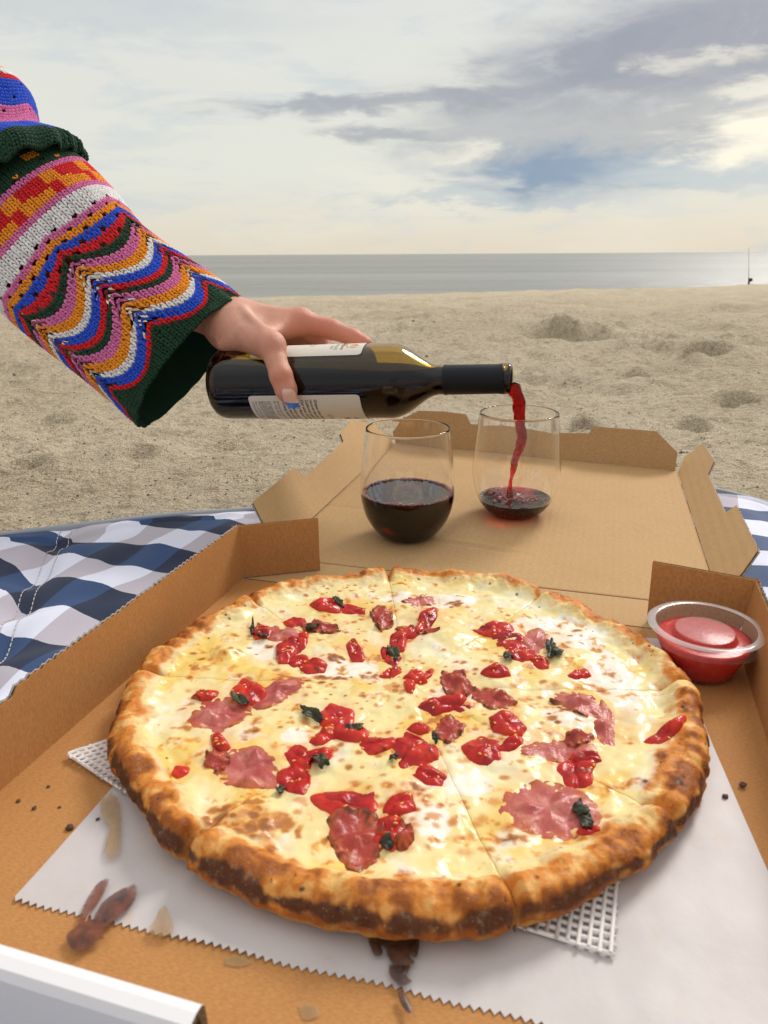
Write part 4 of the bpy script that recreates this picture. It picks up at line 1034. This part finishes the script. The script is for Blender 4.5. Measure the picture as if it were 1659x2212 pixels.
def label(name, p0, p1):
    na, nt = 60, 24; V = []; cr = .0035
    for r in (RB+.00035, RB+.0001):
        for i in range(nt):
            for j in range(na):
                ph = p0+(p1-p0)*j/(na-1); arc = min(j, na-1-j)/(na-1)*(p1-p0)*RB
                k = cr-min(arc, cr); tr = cr-math.sqrt(max(cr*cr-k*k, 0)) if arc < cr else 0
                V.append(bpt(lt0+tr+(lt1-lt0-2*tr)*i/(nt-1), ph, r))
    F = [tuple(q) for q in gridf(nt, na)]+[tuple(q[::-1]+nt*na) for q in gridf(nt, na)]
    return mesh(name, V, F, M['label'], bottle)
PH_F1, PH_B0 = math.radians(39), math.radians(101)
lab_f = label('front_label', math.radians(-95), PH_F1); lab_b = label('back_label', PH_B0, math.radians(201))
def btext(name, s, t, ph, size, mat, parent, shear=0.0, thick=0.0, xs=1.0):
    cu = bpy.data.curves.new(name, 'FONT'); cu.body = s; cu.size = size; cu.shear = shear; cu.offset = thick; cu.resolution_u = 2
    ob = bpy.data.objects.new(name, cu); COL.objects.link(ob); dg = bpy.context.evaluated_depsgraph_get()
    me = ob.evaluated_get(dg).to_mesh(); vs = [(v.co.x, v.co.y) for v in me.vertices]; fs = [tuple(p.vertices) for p in me.polygons]
    ob.evaluated_get(dg).to_mesh_clear(); bpy.data.objects.remove(ob); bpy.data.curves.remove(cu)
    V = [bpt(t+y, ph+x*xs/RB, RB+.00045) for x, y in vs]
    return mesh(name, V, fs, mat, parent, smooth=False)
rd = math.radians
LW = lt1-lt0
for i, (fr, s, sz) in enumerate([(.595, 'Grapes were first grown in', .0044), (.555, 'records that the vineyards of', .0044), (.515, "California's past were known.", .0044), (.475, 'Our wines are bold, round and', .0044), (.435, 'smoky flavors of dry hills.', .0044),
                                 (.385, '"My passion is growing', .0044), (.345, 'grapes each season. The', .0044), (.305, 'working hand and heart.', .0044)]):
    btext('label_text', s, lt0+LW*fr, PH_B0+rd(7), sz, M['ink'], lab_b, .1, .00008)
for i, (fr, s) in enumerate([(.255, 'PRODUCED AND BOTTLED'), (.225, 'BY THE CELLAR'), (.18, 'GOVERNMENT WARNING: (1) ACCORDING'), (.157, 'TO THE SURGEON GENERAL, WOMEN'), (.134, 'SHOULD NOT DRINK ALCOHOLIC'), (.111, 'BEVERAGES DURING PREGNANCY'), (.088, 'BECAUSE OF THE RISK'), (.055, 'ALC 13.5% BY VOL'), (.025, 'CONTAINS SULFITES')]):
    btext('label_text', s, lt0+LW*fr, PH_B0+rd(9), .0032, M['ink'], lab_b, 0, 0)
btext('label_text', 'Cuvee', lt0+LW*.67, PH_B0+rd(38), .0075, M['ink_brown'], lab_b, .4)
btext('label_text', 'NEW', lt0+LW*.80, PH_B0+rd(52), .0080, M['ink'], lab_b, 0, .0004); btext('label_text', 'OLD', lt0+LW*.885, PH_B0+rd(52), .0060, M['ink'], lab_b, 0, .0004)
btext('label_text', 'INK', lt0+LW*.17, rd(-22), .0200, M['ink'], lab_f, 0, .0008)
btext('label_text', 'Sauvignon', lt0+LW*.80, rd(-12), .0062, M['ink_brown'], lab_f, .3, .0001)
btext('label_text', 'VALLES', lt0+LW*.745, rd(2), .0050, M['ink_brown'], lab_f); btext('label_text', '1927', lt0+LW*.705, rd(10), .0044, M['ink_brown'], lab_f)
# orange flame-like crest and the grey feather of the front label
V, F = [], []
def stroke(P, wd):
    P = spline(np.array(P), 14); s = len(V); T_ = unit(np.gradient(P, axis=0)); Nn = np.stack([-T_[:, 1], T_[:, 0]], -1)
    wv_ = wd*np.sin(np.linspace(.25, np.pi-.15, len(P)))
    for sgn in (1, -1):
        for p, q, ww in zip(P, Nn, wv_): a = p+q*ww*sgn; V.append(bpt(lt0+LW*.90+a[1], rd(14)+a[0]/RB, RB+.00047))
    m = len(P)
    for i in range(m-1): F.append((s+i, s+i+1, s+m+i+1, s+m+i))
stroke([(-.006, -.005), (-.003, -.007), (.002, -.006), (.005, -.002)], .0007); stroke([(-.004, -.003), (-.005, .001), (-.002, .005)], .0010)
stroke([(-.001, -.003), (-.0005, .002), (.001, .007)], .0010); stroke([(.002, -.003), (.004, .001), (.003, .005)], .0010); stroke([(-.008, -.006), (-.006, -.009), (-.001, -.009)], .0006)
mesh('crest', V, F, M['ink_orange'], lab_f, smooth=False)
V, F = [], []
for k in range(7):
    s = len(V); a0 = -.012+k*.0035
    for x, y in ((a0, 0), (a0+.0008, 0), (a0+.005, .012-k*.0012), (a0+.0040, .012-k*.0012)): V.append(bpt(lt0+LW*.50+y, rd(-8)+x/RB, RB+.00047))
    F.append((s, s+1, s+2, s+3))
mesh('feather_print', V, F, M['ink_brown'], lab_f, smooth=False)

# the falling stream
sp = [(1103, 834, .0062), (1112, 842, .0075), (1119, 860, .0072), (1122, 890, .0063), (1124, 920, .0056), (1127, 945, .0058), (1122, 970, .0048), (1113, 992, .0043), (1110, 1010, .0034), (1105, 1030, .0022), (1102, 1048, .0021), (1101, 1062, .0030), (1100, 1078, .0046)]
P = []
for x, y, r in sp:
    d = ray(x, y); t = (.722+.0*y)/d[1]; P.append([*(CAM+d*t), r])
P = spline(np.array(P), 110); n = 22; th = np.linspace(0, 2*np.pi, n, endpoint=False)
ph = np.linspace(0, 1, len(P))[:, None]
rad = .88*P[:, 3:4]*(1+.20*perlin(np.cos(th)[None]*1.3+ph*9, np.sin(th)[None]*1.3+ph*21, 131)+.08*np.sin(th[None]*2+ph*30))
T_ = unit(np.gradient(P[:, :3], axis=0)); Nn = unit(np.cross(T_, np.array([0, 1., 0.1]))); Bb = np.cross(T_, Nn)
V = (P[:, None, :3]+rad[..., None]*(np.cos(th)[None, :, None]*Nn[:, None]+.7*np.sin(th)[None, :, None]*Bb[:, None])).reshape(-1, 3)
m = len(P); F = [tuple(q) for q in gridf(m, n, True)]+[tuple(range(n))[::-1], tuple(range((m-1)*n, m*n))]
tag(mesh('wine_stream', V, F, M['wine_thin']), 'twisting red stream of wine falling from the bottle mouth', 'wine')

# ------------------------------------------------------------------ the cup of sauce
CU = np.array([.2050, .4225]); cz0 = FZ+.0006
cup = thing('sauce_cup', (CU[0], CU[1], cz0), 'small clear plastic lidded cup of red tomato sauce in box corner', 'sauce cup')
off = np.array([CU[0], CU[1], cz0])
co = [(0, .0006), (.018, .0002), (.0202, .0008), (.0212, .0022), (.0322, .0285), (.0338, .0292), (.0338, .0298), (.0318, .0294)]
ci = [(.0316, .0284), (.0207, .0026), (.0196, .0014), (0, .0012)]
V, F = lathe(co+ci, 72); mesh('cup_body', V+off, F, M['cup'], cup)
lo = [(0, .0292), (.0180, .0292), (.0190, .0287), (.0196, .0258), (.0206, .0252), (.0262, .0252), (.0285, .0312), (.0298, .0322), (.0338, .0322), (.0356, .0314), (.0362, .0275), (.0370, .0262)]
li = [(r-.0004 if 0 < i < 5 else (r-.0003 if i > 8 else r+.0001), z-.0005) for i, (r, z) in enumerate(lo)][::-1]; li[-1] = (0, .0287)
V, F = lathe(lo+li, 96); lid_o = mesh('cup_lid', V+off, F, M['cup_lid'], cup)
V, F = lathe([(.0303, .0327), (.0318, .0331), (.0342, .0330), (.0355, .0321)], 96); mesh('lid_rim', V+off, F, M['lid_ring'], lid_o)
V, F = lathe([(0, .0295), (.0150, .0295), (.0178, .0294)], 60); mesh('lid_disc', V+off, F, M['cup_rim'], lid_o)
V, F = [], []
for k in range(96):                       # the ribbed skirt of the lid
    a = k/96*2*math.pi; c_, s_ = math.cos(a), math.sin(a); s = len(V); t_ = .0003
    for rr, zz in ((.0361, .0305), (.0366, .0268)):
        for d_ in (-t_, t_): V.append(off+np.array([rr*c_-d_*s_, rr*s_+d_*c_, zz]))
        V.append(off+np.array([(rr+.0005)*c_, (rr+.0005)*s_, zz]))
    F += [(s, s+2, s+5, s+3), (s+2, s+1, s+4, s+5)]
tag(mesh('lid_ribs', V, F, M['cup_lid'], lid_o), kind='stuff')
so = [(0, .0016), (.0192, .0018), (.0205, .0030), (.0292, .0238), (.0262, .0243), (.0206, .0245), (.0190, .0249), (.0184, .0279), (.0174, .0283), (0, .0283)]
V, F = lathe(so, 72); tag(mesh('tomato_sauce', V+off, F, M['sauce']), 'red tomato sauce inside the small plastic cup', 'sauce')
dr = []
for k in range(230):
    a = rb_.random()*6.283; r = .0172*math.sqrt(rb_.random()); q = rb_.choice([.0003, .0004, .0005, .0007]); dr.append((CU[0]+r*math.cos(a), CU[1]+r*math.sin(a), cz0+.0293, q))
bubbles('lid_droplets', dr, lid_o, M['cup'])

# ------------------------------------------------------------------ the person: hand and forearm as one skin surface
def surface_nets(D, org, h):
    S = D < 0; nx, ny, nz = D.shape
    corners = [(i, j, k) for i in (0, 1) for j in (0, 1) for k in (0, 1)]
    sl = lambda c_: S[c_[0]:nx-1+c_[0], c_[1]:ny-1+c_[1], c_[2]:nz-1+c_[2]]
    cnt = sum(sl(c_).astype(np.int8) for c_ in corners); act = (cnt > 0) & (cnt < 8)
    idx = np.argwhere(act); acc = np.zeros((len(idx), 3)); num = np.zeros(len(idx))
    for a in range(8):
        for b in range(a+1, 8):
            ca, cb = np.array(corners[a]), np.array(corners[b])
            if np.abs(ca-cb).sum() != 1: continue
            da = D[tuple((idx+ca).T)]; db = D[tuple((idx+cb).T)]; m = (da < 0) != (db < 0)
            t = np.where(m, da/(da-db+1e-20), 0)
            acc += m[:, None]*(ca+(cb-ca)*t[:, None]); num += m
    V = org+(idx+acc/num[:, None])*h
    lut = -np.ones(act.shape, int); lut[tuple(idx.T)] = np.arange(len(idx))
    F = []
    for ax in range(3):
        o1, o2 = [(1, 2), (2, 0), (0, 1)][ax]
        sh = [slice(None)]*3; sh2 = [slice(None)]*3; sh[ax] = slice(0, -1); sh2[ax] = slice(1, None)
        e = np.argwhere(S[tuple(sh)] != S[tuple(sh2)])
        ok = (e[:, o1] > 0) & (e[:, o2] > 0) & (e[:, o1] < D.shape[o1]-1) & (e[:, o2] < D.shape[o2]-1); e = e[ok]
        u1 = np.zeros(3, int); u1[o1] = 1; u2 = np.zeros(3, int); u2[o2] = 1
        q = np.stack([lut[tuple((e-u1-u2).T)], lut[tuple((e-u2).T)], lut[tuple(e.T)], lut[tuple((e-u1).T)]], -1)
        ins = S[tuple(e.T)]; q[~ins] = q[~ins][:, ::-1]; F.append(q)
    F = np.vstack(F); return V, F[(F >= 0).all(1)]
A_ = lambda x, y, d: atd(x, y, d)
CONES = []     # a, b, ra, rb, blend
def cone(a, b, ra, rb, k=.010): CONES.append((np.array(a), np.array(b), ra, rb, k))
wr = A_(496, 704, .806)
cone(A_(300, 560, .85), A_(420, 648, .828), .030, .0275); cone(A_(420, 648, .828), wr, .0275, .0232, .02)
cone(A_(506, 692, .812), wr, .0225, .0225, .012)
idxM, midM, rinM, pinM = A_(648, 694, .812), A_(640, 700, .834), A_(622, 706, .852), A_(600, 716, .866)
cone(A_(508, 690, .812), idxM, .0190, .0125, .016); cone(A_(508, 694, .820), midM, .0190, .0125, .014)
cone(A_(506, 700, .828), rinM, .0180, .0120, .014); cone(A_(504, 706, .834), pinM, .0170, .0115, .014)
def near_b(x, y, r, k=.96):            # a finger of radius r lying on the near side of the bottle
    for D in np.linspace(.60, .86, 1300):
        p = atd(x, y, D); q = p-BA
        if np.linalg.norm(q-BT*np.dot(q, BT)) <= RB+r*k: return p
    return atd(x, y, .76)
thX = near_b(618, 842, .0104)
thC, thM, thI, thT = A_(512, 722, .796), near_b(586, 747, .0135), near_b(607, 812, .0112), near_b(624.5, 860, .0082)
cone(A_(498, 712, .802), thC, .0215, .0190, .014); cone(thC, thM, .0185, .0138, .012)
cone(A_(560, 712, .800), A_(612, 706, .806), .0120, .0100, .016)           # web of the thumb
cone(A_(585, 722, .778), A_(622, 702, .806), .0060, .0070, .016)
cone(thM, thI, .0122, .0108, .006); cone(thI, thX, .0112, .0104, .005); cone(thX, thT, .0104, .0080, .005)
cone(thM+np.array([0, -.002, .001]), thM, .0132, .0132, .006)
iP, iD, iT = A_(716, 711, .8135), A_(762, 729, .806), A_(789, 741, .8015)
cone(idxM, iP, .0122, .0108, .010); cone(iP, iD, .0106, .0092, .005); cone(iD, iT, .0092, .0075, .004)
cone(idxM+np.array([0, 0, .0018]), idxM, .0120, .0125, .006)
for Mc, pts, r0 in ((midM, [A_(692, 733, .842), A_(706, 768, .838), A_(704, 797, .828)], .0118), (rinM, [A_(655, 742, .857), A_(668, 776, .848), A_(664, 806, .838)], .0112), (pinM, [A_(622, 756, .864), A_(632, 786, .856), A_(630, 812, .846)], .0098)):
    r = r0; a = Mc
    for p in pts: cone(a, p, r, r-.0012, .006); a = p; r -= .0012
cone(A_(524, 671, .790), thM+np.array([-.003, .004, .011]), .0040, .0046, .006)         # tendon to the thumb
cone(A_(538, 668, .806), A_(630, 682, .804), .0036, .0038, .006)          # tendon to the index knuckle
cone(A_(500, 735, .783), A_(480, 745, .786), .004, .004, .012)
def hand_sdf(P):
    d = None
    for a, b, ra, rb, k in CONES:
        pa = P-a; ba = b-a; h = np.clip((pa@ba)/max(ba@ba, 1e-12), 0, 1)
        di = np.sqrt(np.sum((pa-h[..., None]*ba)**2, -1))-(ra+(rb-ra)*h)
        if d is None: d = di
        else:
            t = np.clip(.5+.5*(d-di)/k, 0, 1); d = d*(1-t)+di*t-k*t*(1-t)
    return d
hh = .00155
cone(A_(100, 380, .88), A_(300, 560, .85), .037, .030, .02); cone(A_(-150, 190, .93), A_(100, 380, .88), .043, .037, .02)
def axis(far_lo, lo, hi, far_hi, hc_=.008):       # fine steps round the hand, coarse ones along the covered forearm
    return np.concatenate([np.arange(far_lo, lo-hc_*.5, hc_), np.arange(lo, hi, hh), np.arange(hi+hc_*.5, far_hi, hc_)])
w0_ = A_(496, 704, .806); tp_ = A_(800, 700, .80); el_ = A_(-150, 190, .93)
gx_ = axis(el_[0]-.06, w0_[0]-.05, tp_[0]+.012, tp_[0]+.02); gy_ = axis(w0_[1]-.130, w0_[1]-.115, w0_[1]+.062, el_[1]+.07); gz_ = axis(w0_[2]-.10, w0_[2]-.088, w0_[2]+.036, el_[2]+.07)
Dg = np.stack([hand_sdf(np.stack(np.meshgrid([x], gy_, gz_, indexing='ij'), -1)[0]) for x in gx_])
HV, HF = surface_nets(Dg, np.zeros(3), 1.0)
HV = np.stack([np.interp(HV[:, i], np.arange(len(g_)), g_) for i, g_ in enumerate((gx_, gy_, gz_))], -1)
# neighbours averaged twice to take off the grid
for _ in range(2):
    ac = np.zeros_like(HV); ct = np.zeros(len(HV))
    for j in range(4):
        np.add.at(ac, HF[:, j], HV[HF[:, (j+1) % 4]]); np.add.at(ct, HF[:, j], 1)
        np.add.at(ac, HF[:, j], HV[HF[:, (j+3) % 4]]); np.add.at(ct, HF[:, j], 1)
    HV = HV*.5+.5*ac/np.maximum(ct, 1)[:, None]
HC = np.tile(np.array([.62, .285, .185]), (len(HV), 1))
def redden(p, r, col, k):
    global HC
    m = np.exp(-(np.linalg.norm(HV-np.array(p), axis=1)/r)**2)*k; HC = mixc(HC, m, col)
RED = [.60, .15, .085]
for p, r, k in ((thI+np.array([.003, -.008, 0]), .010, .55), (idxM, .018, .45), (iP, .016, .5), (iD, .015, .65), (iT, .014, .75), (thM, .012, .35), (thT, .012, .5), (A_(690, 715, .80), .018, .6), (A_(625, 712, .80), .014, .4)): redden(p, r, RED, k)
redden(A_(545, 690, .78), .03, [.66, .37, .28], .5)
person = mesh('person', HV, HF, M['skin'], col=HC)
tag(person, 'person in a colourful striped knit sleeve holding and tipping a wine bottle', 'person')
def on_hand(x, y, fallback=None):
    d = ray(x, y); d = d/np.linalg.norm(d); t = .70
    for _ in range(40):
        s = float(hand_sdf((CAM+d*t)[None])[0])
        if s < .0002: return CAM+d*(t-.0005), t-.0005
        t += s
        if t > .95: break
    return CAM+d*(fallback if fallback else .75), fallback
def nailgrid(v0, v1, nv, rowfb=None):
    V = []; fb = rowfb
    for i in range(nv):
        v = v0+(v1-v0)*i/(nv-1); cx_, cy_ = 621.5+10.0*v, 840+36*v
        hw = 16.2*(1-abs((v-.55)/.62)**3.2)**.5 if abs(v-.55) < .62 else 2
        row = []
        for j in range(13):
            u_ = -1+j/6; x, y = cx_+hw*u_*.97, cy_-hw*u_*-.06-(1-abs(u_)**2)*(-2.5)*v
            if v > .80 and rowfb: p, t = CAM+unit(ray(x, y))*(rowfb[j]+.0006*(v-.8)/.2), None
            else: p, t = on_hand(x, y, (fb or [.749]*13)[j]); 
            row.append(t if t else (fb or [.749]*13)[j]); V.append(p)
        if v <= .80: fb = row
    return np.array(V), fb
V, fb = nailgrid(.0, .80, 12); V = V.reshape(12, 13, 3)
nail = mesh('thumbnail', V.reshape(-1, 3), gridf(12, 13), M['nail'], person)
V, _ = nailgrid(.805, 1.10, 7, fb); V2 = V+np.array([0, .0010, 0]); V = np.vstack([V, V2])
F = np.vstack([gridf(7, 13), gridf(7, 13)[:, ::-1]+91]); mesh('nail_polish', V, F, M['polish'], nail)

# ------------------------------------------------------------------ the knitted sleeve: every stitch on the visible side is a small V of yarn
GREEN, RED_, BLUE_, WHITE, ORANGE, PINK = (.009, .050, .020), (.70, .010, .014), (.020, .085, .62), (.82, .79, .77), (.90, .31, .012), (.72, .17, .39)
class Tube_:
    """a soft tube of knitting given by upper and lower outline of its sections"""
    def __init__(s, secs, nw, ncourse, tilt, ruff):
        U_ = np.array([A_(u[0], u[1], d) for u, l, d, b in secs]); L_ = np.array([A_(l[0], l[1], d) for u, l, d, b in secs]); B_ = np.array([[b] for *_, b in secs])
        n = 160; s.U, s.L, s.b = spline(U_, n), spline(L_, n), spline(B_, n)[:, 0]
        C_ = (s.U+s.L)/2; ln = np.concatenate([[0], np.cumsum(np.linalg.norm(np.diff(C_, axis=0), axis=1))]); s.t = ln/ln[-1]; s.len = ln[-1]
        s.nw, s.nc = nw, ncourse; s.ax = unit(C_[0]-C_[-1]); s.tilt = tilt; s.ruff = ruff
    def at(s, c_, w_, r=0.0):
        t = np.asarray(c_)/s.nc; ph = np.asarray(w_)/s.nw*2*np.pi
        f = lambda a: np.stack([np.interp(t, s.t, a[:, i]) for i in range(3)], -1)
        U_, L_ = f(s.U), f(s.L); b = np.interp(t, s.t, s.b)[..., None]
        A2 = (L_-U_)/2; C_ = (U_+L_)/2; la = np.linalg.norm(A2, axis=-1, keepdims=True)
        cs, sn_ = np.cos(ph)[..., None], np.sin(ph)[..., None]
        fold = 1+.035*np.sin(ph*3+t*5)[..., None]*np.abs(sn_)+.02*np.sin(ph*5-t*9)[..., None]
        fold = fold+(s.ruff*np.sin(ph*19+2*np.sin(ph*4))*np.exp(-np.maximum(t*s.nc, 0)/4.5))[..., None]
        Bv = FW+s.tilt*s.ax
        n = unit(cs*A2/la/la+sn_*Bv/b); return C_+(A2*cs+Bv*b*sn_)*fold+n*r
def build_knit(name, tb, colour, hole, zig, parent, phi=(0.90, 2.12), rad=1.0):
    nw, nc = tb.nw, tb.nc
    # body fabric under the stitches
    W, Cn = np.meshgrid(np.arange(0, nw*2+1)/2.0, np.arange(0, nc+1), indexing='xy')
    P = tb.at(Cn-zig(W, Cn), W, -.0011*rad)
    cf = colour(W, Cn).reshape(-1, 3)*.8
    F = gridf(nc+1, nw*2+1)
    fw = (W[:-1, :-1]+.25).ravel(); fc = (Cn[:-1, :-1]+.5).ravel()
    keep = ~hole(fw, fc); V = P.reshape(-1, 3); F = F[keep]
    body = mesh(name, V, F, M['yarn'], parent, col=cf)
    # stitches
    wi, ci = np.meshgrid(np.arange(nw), np.arange(nc), indexing='xy'); wi = wi.ravel().astype(float); ci = ci.ravel().astype(float)
    f = wi/nw*2; m = (((f > phi[0]) & (f < phi[1])) | (f+2 < phi[1])) & ~hole(wi+.25, ci+.5) & ~hole(wi+.75, ci+.5)
    wi, ci = wi[m], ci[m]; n = len(wi)
    cc = colour(wi+.5, ci+.5)
    jit = rng.normal(0, .05, (n, 2))
    AV, AF, AC = [], [], []
    nr, ns = 5, 5; tt = np.linspace(0, 1, nr); rr = np.array([.42, .92, 1.0, .85, .35])
    a = np.linspace(0, 2*np.pi, ns, endpoint=False); off = 0
    for side in (-1, 1):
        w0 = wi+.5+side*.46+jit[:, 0]; w1 = wi+.5+side*.10+jit[:, 0]; c0 = ci+1.10+jit[:, 1]; c1 = ci-.28+jit[:, 1]
        z0, z1 = zig(w0, c0), zig(w1, c1)
        Q0, Q1 = tb.at(c0-z0, w0), tb.at(c1-z1, w1)
        e = .3; N = unit(np.cross(tb.at(ci-z0, wi+e)-tb.at(ci-z0, wi-e), tb.at(ci+e-z0, wi)-tb.at(ci-e-z0, wi)))
        out = tb.at(ci-z0, wi, .001)-tb.at(ci-z0, wi); N = N*np.sign(np.sum(N*out, -1))[:, None]
        T_ = unit(Q1-Q0); B_ = np.cross(N, T_); L_ = np.linalg.norm(Q1-Q0, axis=1)
        R_ = np.minimum(.30*2*np.pi*.065/nw*rad, L_*.34)*rng.uniform(.88, 1.12, n)
        cen = Q0[:, None]+(Q1-Q0)[:, None]*tt[None, :, None]+N[:, None]*(.0003+.0008*np.sin(np.pi*tt))[None, :, None]*rad
        ring = np.cos(a)[None, None, :, None]*B_[:, None, None]+np.sin(a)[None, None, :, None]*.75*N[:, None, None]
        V = cen[:, :, None]+ring*(R_[:, None]*rr[None])[:, :, None, None]
        F = gridf(nr, ns, True)[None]+(np.arange(n)*nr*ns)[:, None, None]+off
        AV.append(V.reshape(-1, 3)); AF.append(F.reshape(-1, 4)); off += n*nr*ns
        AC.append(np.repeat(cc*rng.uniform(.86, 1.1, (n, 1)), nr*ns, axis=0))
    tag(mesh('knit_stitches', np.vstack(AV), np.vstack(AF), M['yarn'], body, col=np.clip(np.vstack(AC), 0, 1)), kind='stuff')
    return body
NW = 84
low = Tube_([((524, 650), (302, 918), .808, .046), ((474, 610), (246, 874), .812, .050), ((398, 558), (160, 798), .820, .050), ((318, 496), (80, 733), .828, .050), ((246, 414), (-5, 664), .836, .050), ((172, 345), (-80, 595), .845, .048), ((120, 310), (-130, 545), .850, .042)], NW, 72, .13, .020)
PER = NW/6.0; W0 = NW*.5+NW*.5/math.pi*.48
def zig_low(w_, c_):
    k = sstep(c_, 1, 9)*(1-.75*sstep(c_, 34, 42))*(1-sstep(c_, 44, 50))
    return k*(7.5*np.abs(np.sin(np.pi*(w_-W0)/PER))**.85-1.8)
rows = []
for k, n in ((GREEN, 7), (RED_, 2), (BLUE_, 3), (WHITE, 2), (ORANGE, 3), (PINK, 3), (GREEN, 2), (RED_, 2), (BLUE_, 3), (WHITE, 2), (ORANGE, 3), (PINK, 3), (GREEN, 2), (RED_, 2), (BLUE_, 2), (ORANGE, 2), (PINK, 2), (WHITE, 5), (PINK, 2), (ORANGE, 8), (PINK, 2), (GREEN, 30)): rows += [k]*n
ROWS = np.array(rows)
def col_low(w_, c_):
    c_ = np.floor(np.clip(c_, 0, 71)).astype(int); w2 = np.floor(w_).astype(int); o = ROWS[c_].copy()
    chk = (c_ >= 52) & (c_ < 60); up = c_ >= 56
    o[chk & up & (w2 % 8 < 5)] = RED_; o[chk & ~up & (w2 % 8 >= 6)] = RED_; o[chk & (c_ >= 55) & (c_ < 57) & (w2 % 8 < 3)] = RED_
    fl = (c_ >= 66) & (c_ < 69) & (w2 % 13 < 3); o[fl] = ORANGE; o[(c_ == 63) & (w2 % 9 == 4)] = ORANGE; o[(w_ < NW*.47) & (w_ > NW*.03) & (c_ < 26)] = GREEN
    o[(c_ == 71) & (w2 % 11 == 2)] = ORANGE
    return o
def hole_low(w_, c_):
    w2 = np.floor(w_).astype(int); c2 = np.floor(c_).astype(int)
    q = (w_-W0) % PER; q = np.minimum(q, PER-q)
    h = (c_ > 8) & (c_ < 36) & (q < 1.0) & (c2 % 2 == 0)
    h |= (c_ > 8) & (c_ < 36) & (q > 1.0) & (q < 2.0) & (c2 % 4 == 1)
    h |= (c_ >= 34) & (c_ < 46) & ((w2+2*(c2//2)) % 4 == 0) & (c2 % 2 == 1)
    h |= (c_ >= 62) & ((w2*7+c2*13) % 23 == 0) & (c2 % 2 == 0)
    h &= (w_ > NW*.5)
    h |= (w_ < NW*.47) & (w_ > NW*.04) & (c_ > 19) & (c_ < 52) & ((w2+c2) % 3 == 0) & (c2 % 2 == 0)
    return h
sl = build_knit('sweater_sleeve', low, col_low, hole_low, zig_low, person)
sl['label'] = 'lower bell sleeve with zigzag stripes and a dark green cuff'
upp = Tube_([((168, 330), (-96, 585), .838, .058), ((160, 300), (-106, 552), .842, .060), ((112, 284), (-120, 510), .848, .054), ((78, 272), (-140, 470), .855, .046), ((72, 235), (-160, 430), .865, .050), ((58, 190), (-200, 380), .875, .056), ((0, 148), (-260, 330), .89, .056), ((-130, 70), (-370, 260), .92, .056)], NW, 62, .30, .050)
rows2 = []
for k, n in ((GREEN, 7), (BLUE_, 6), (PINK, 7), (BLUE_, 8), (RED_, 2), (WHITE, 3), (ORANGE, 4), (GREEN, 3), (RED_, 3), (PINK, 3), (ORANGE, 5), (BLUE_, 30)): rows2 += [k]*n
ROWS2 = np.array(rows2)
def col_up(w_, c_):
    return ROWS2[np.floor(np.clip(c_, 0, 61)).astype(int)].copy()
def zig_up(w_, c_): return sstep(c_, 4, 12)*(1.6*np.abs(np.sin(np.pi*w_/9.0))-.5)
def hole_up(w_, c_):
    w2 = np.floor(w_).astype(int); c2 = np.floor(c_).astype(int)
    return (c_ > 7) & ((w2+c2//4*3) % 7 == 0) & (c2 % 4 == 2)
s2 = build_knit('sweater_sleeve', upp, col_up, hole_up, zig_up, person, rad=1.15)
s2['label'] = 'gathered upper sleeve ending in a dark green ruffle'
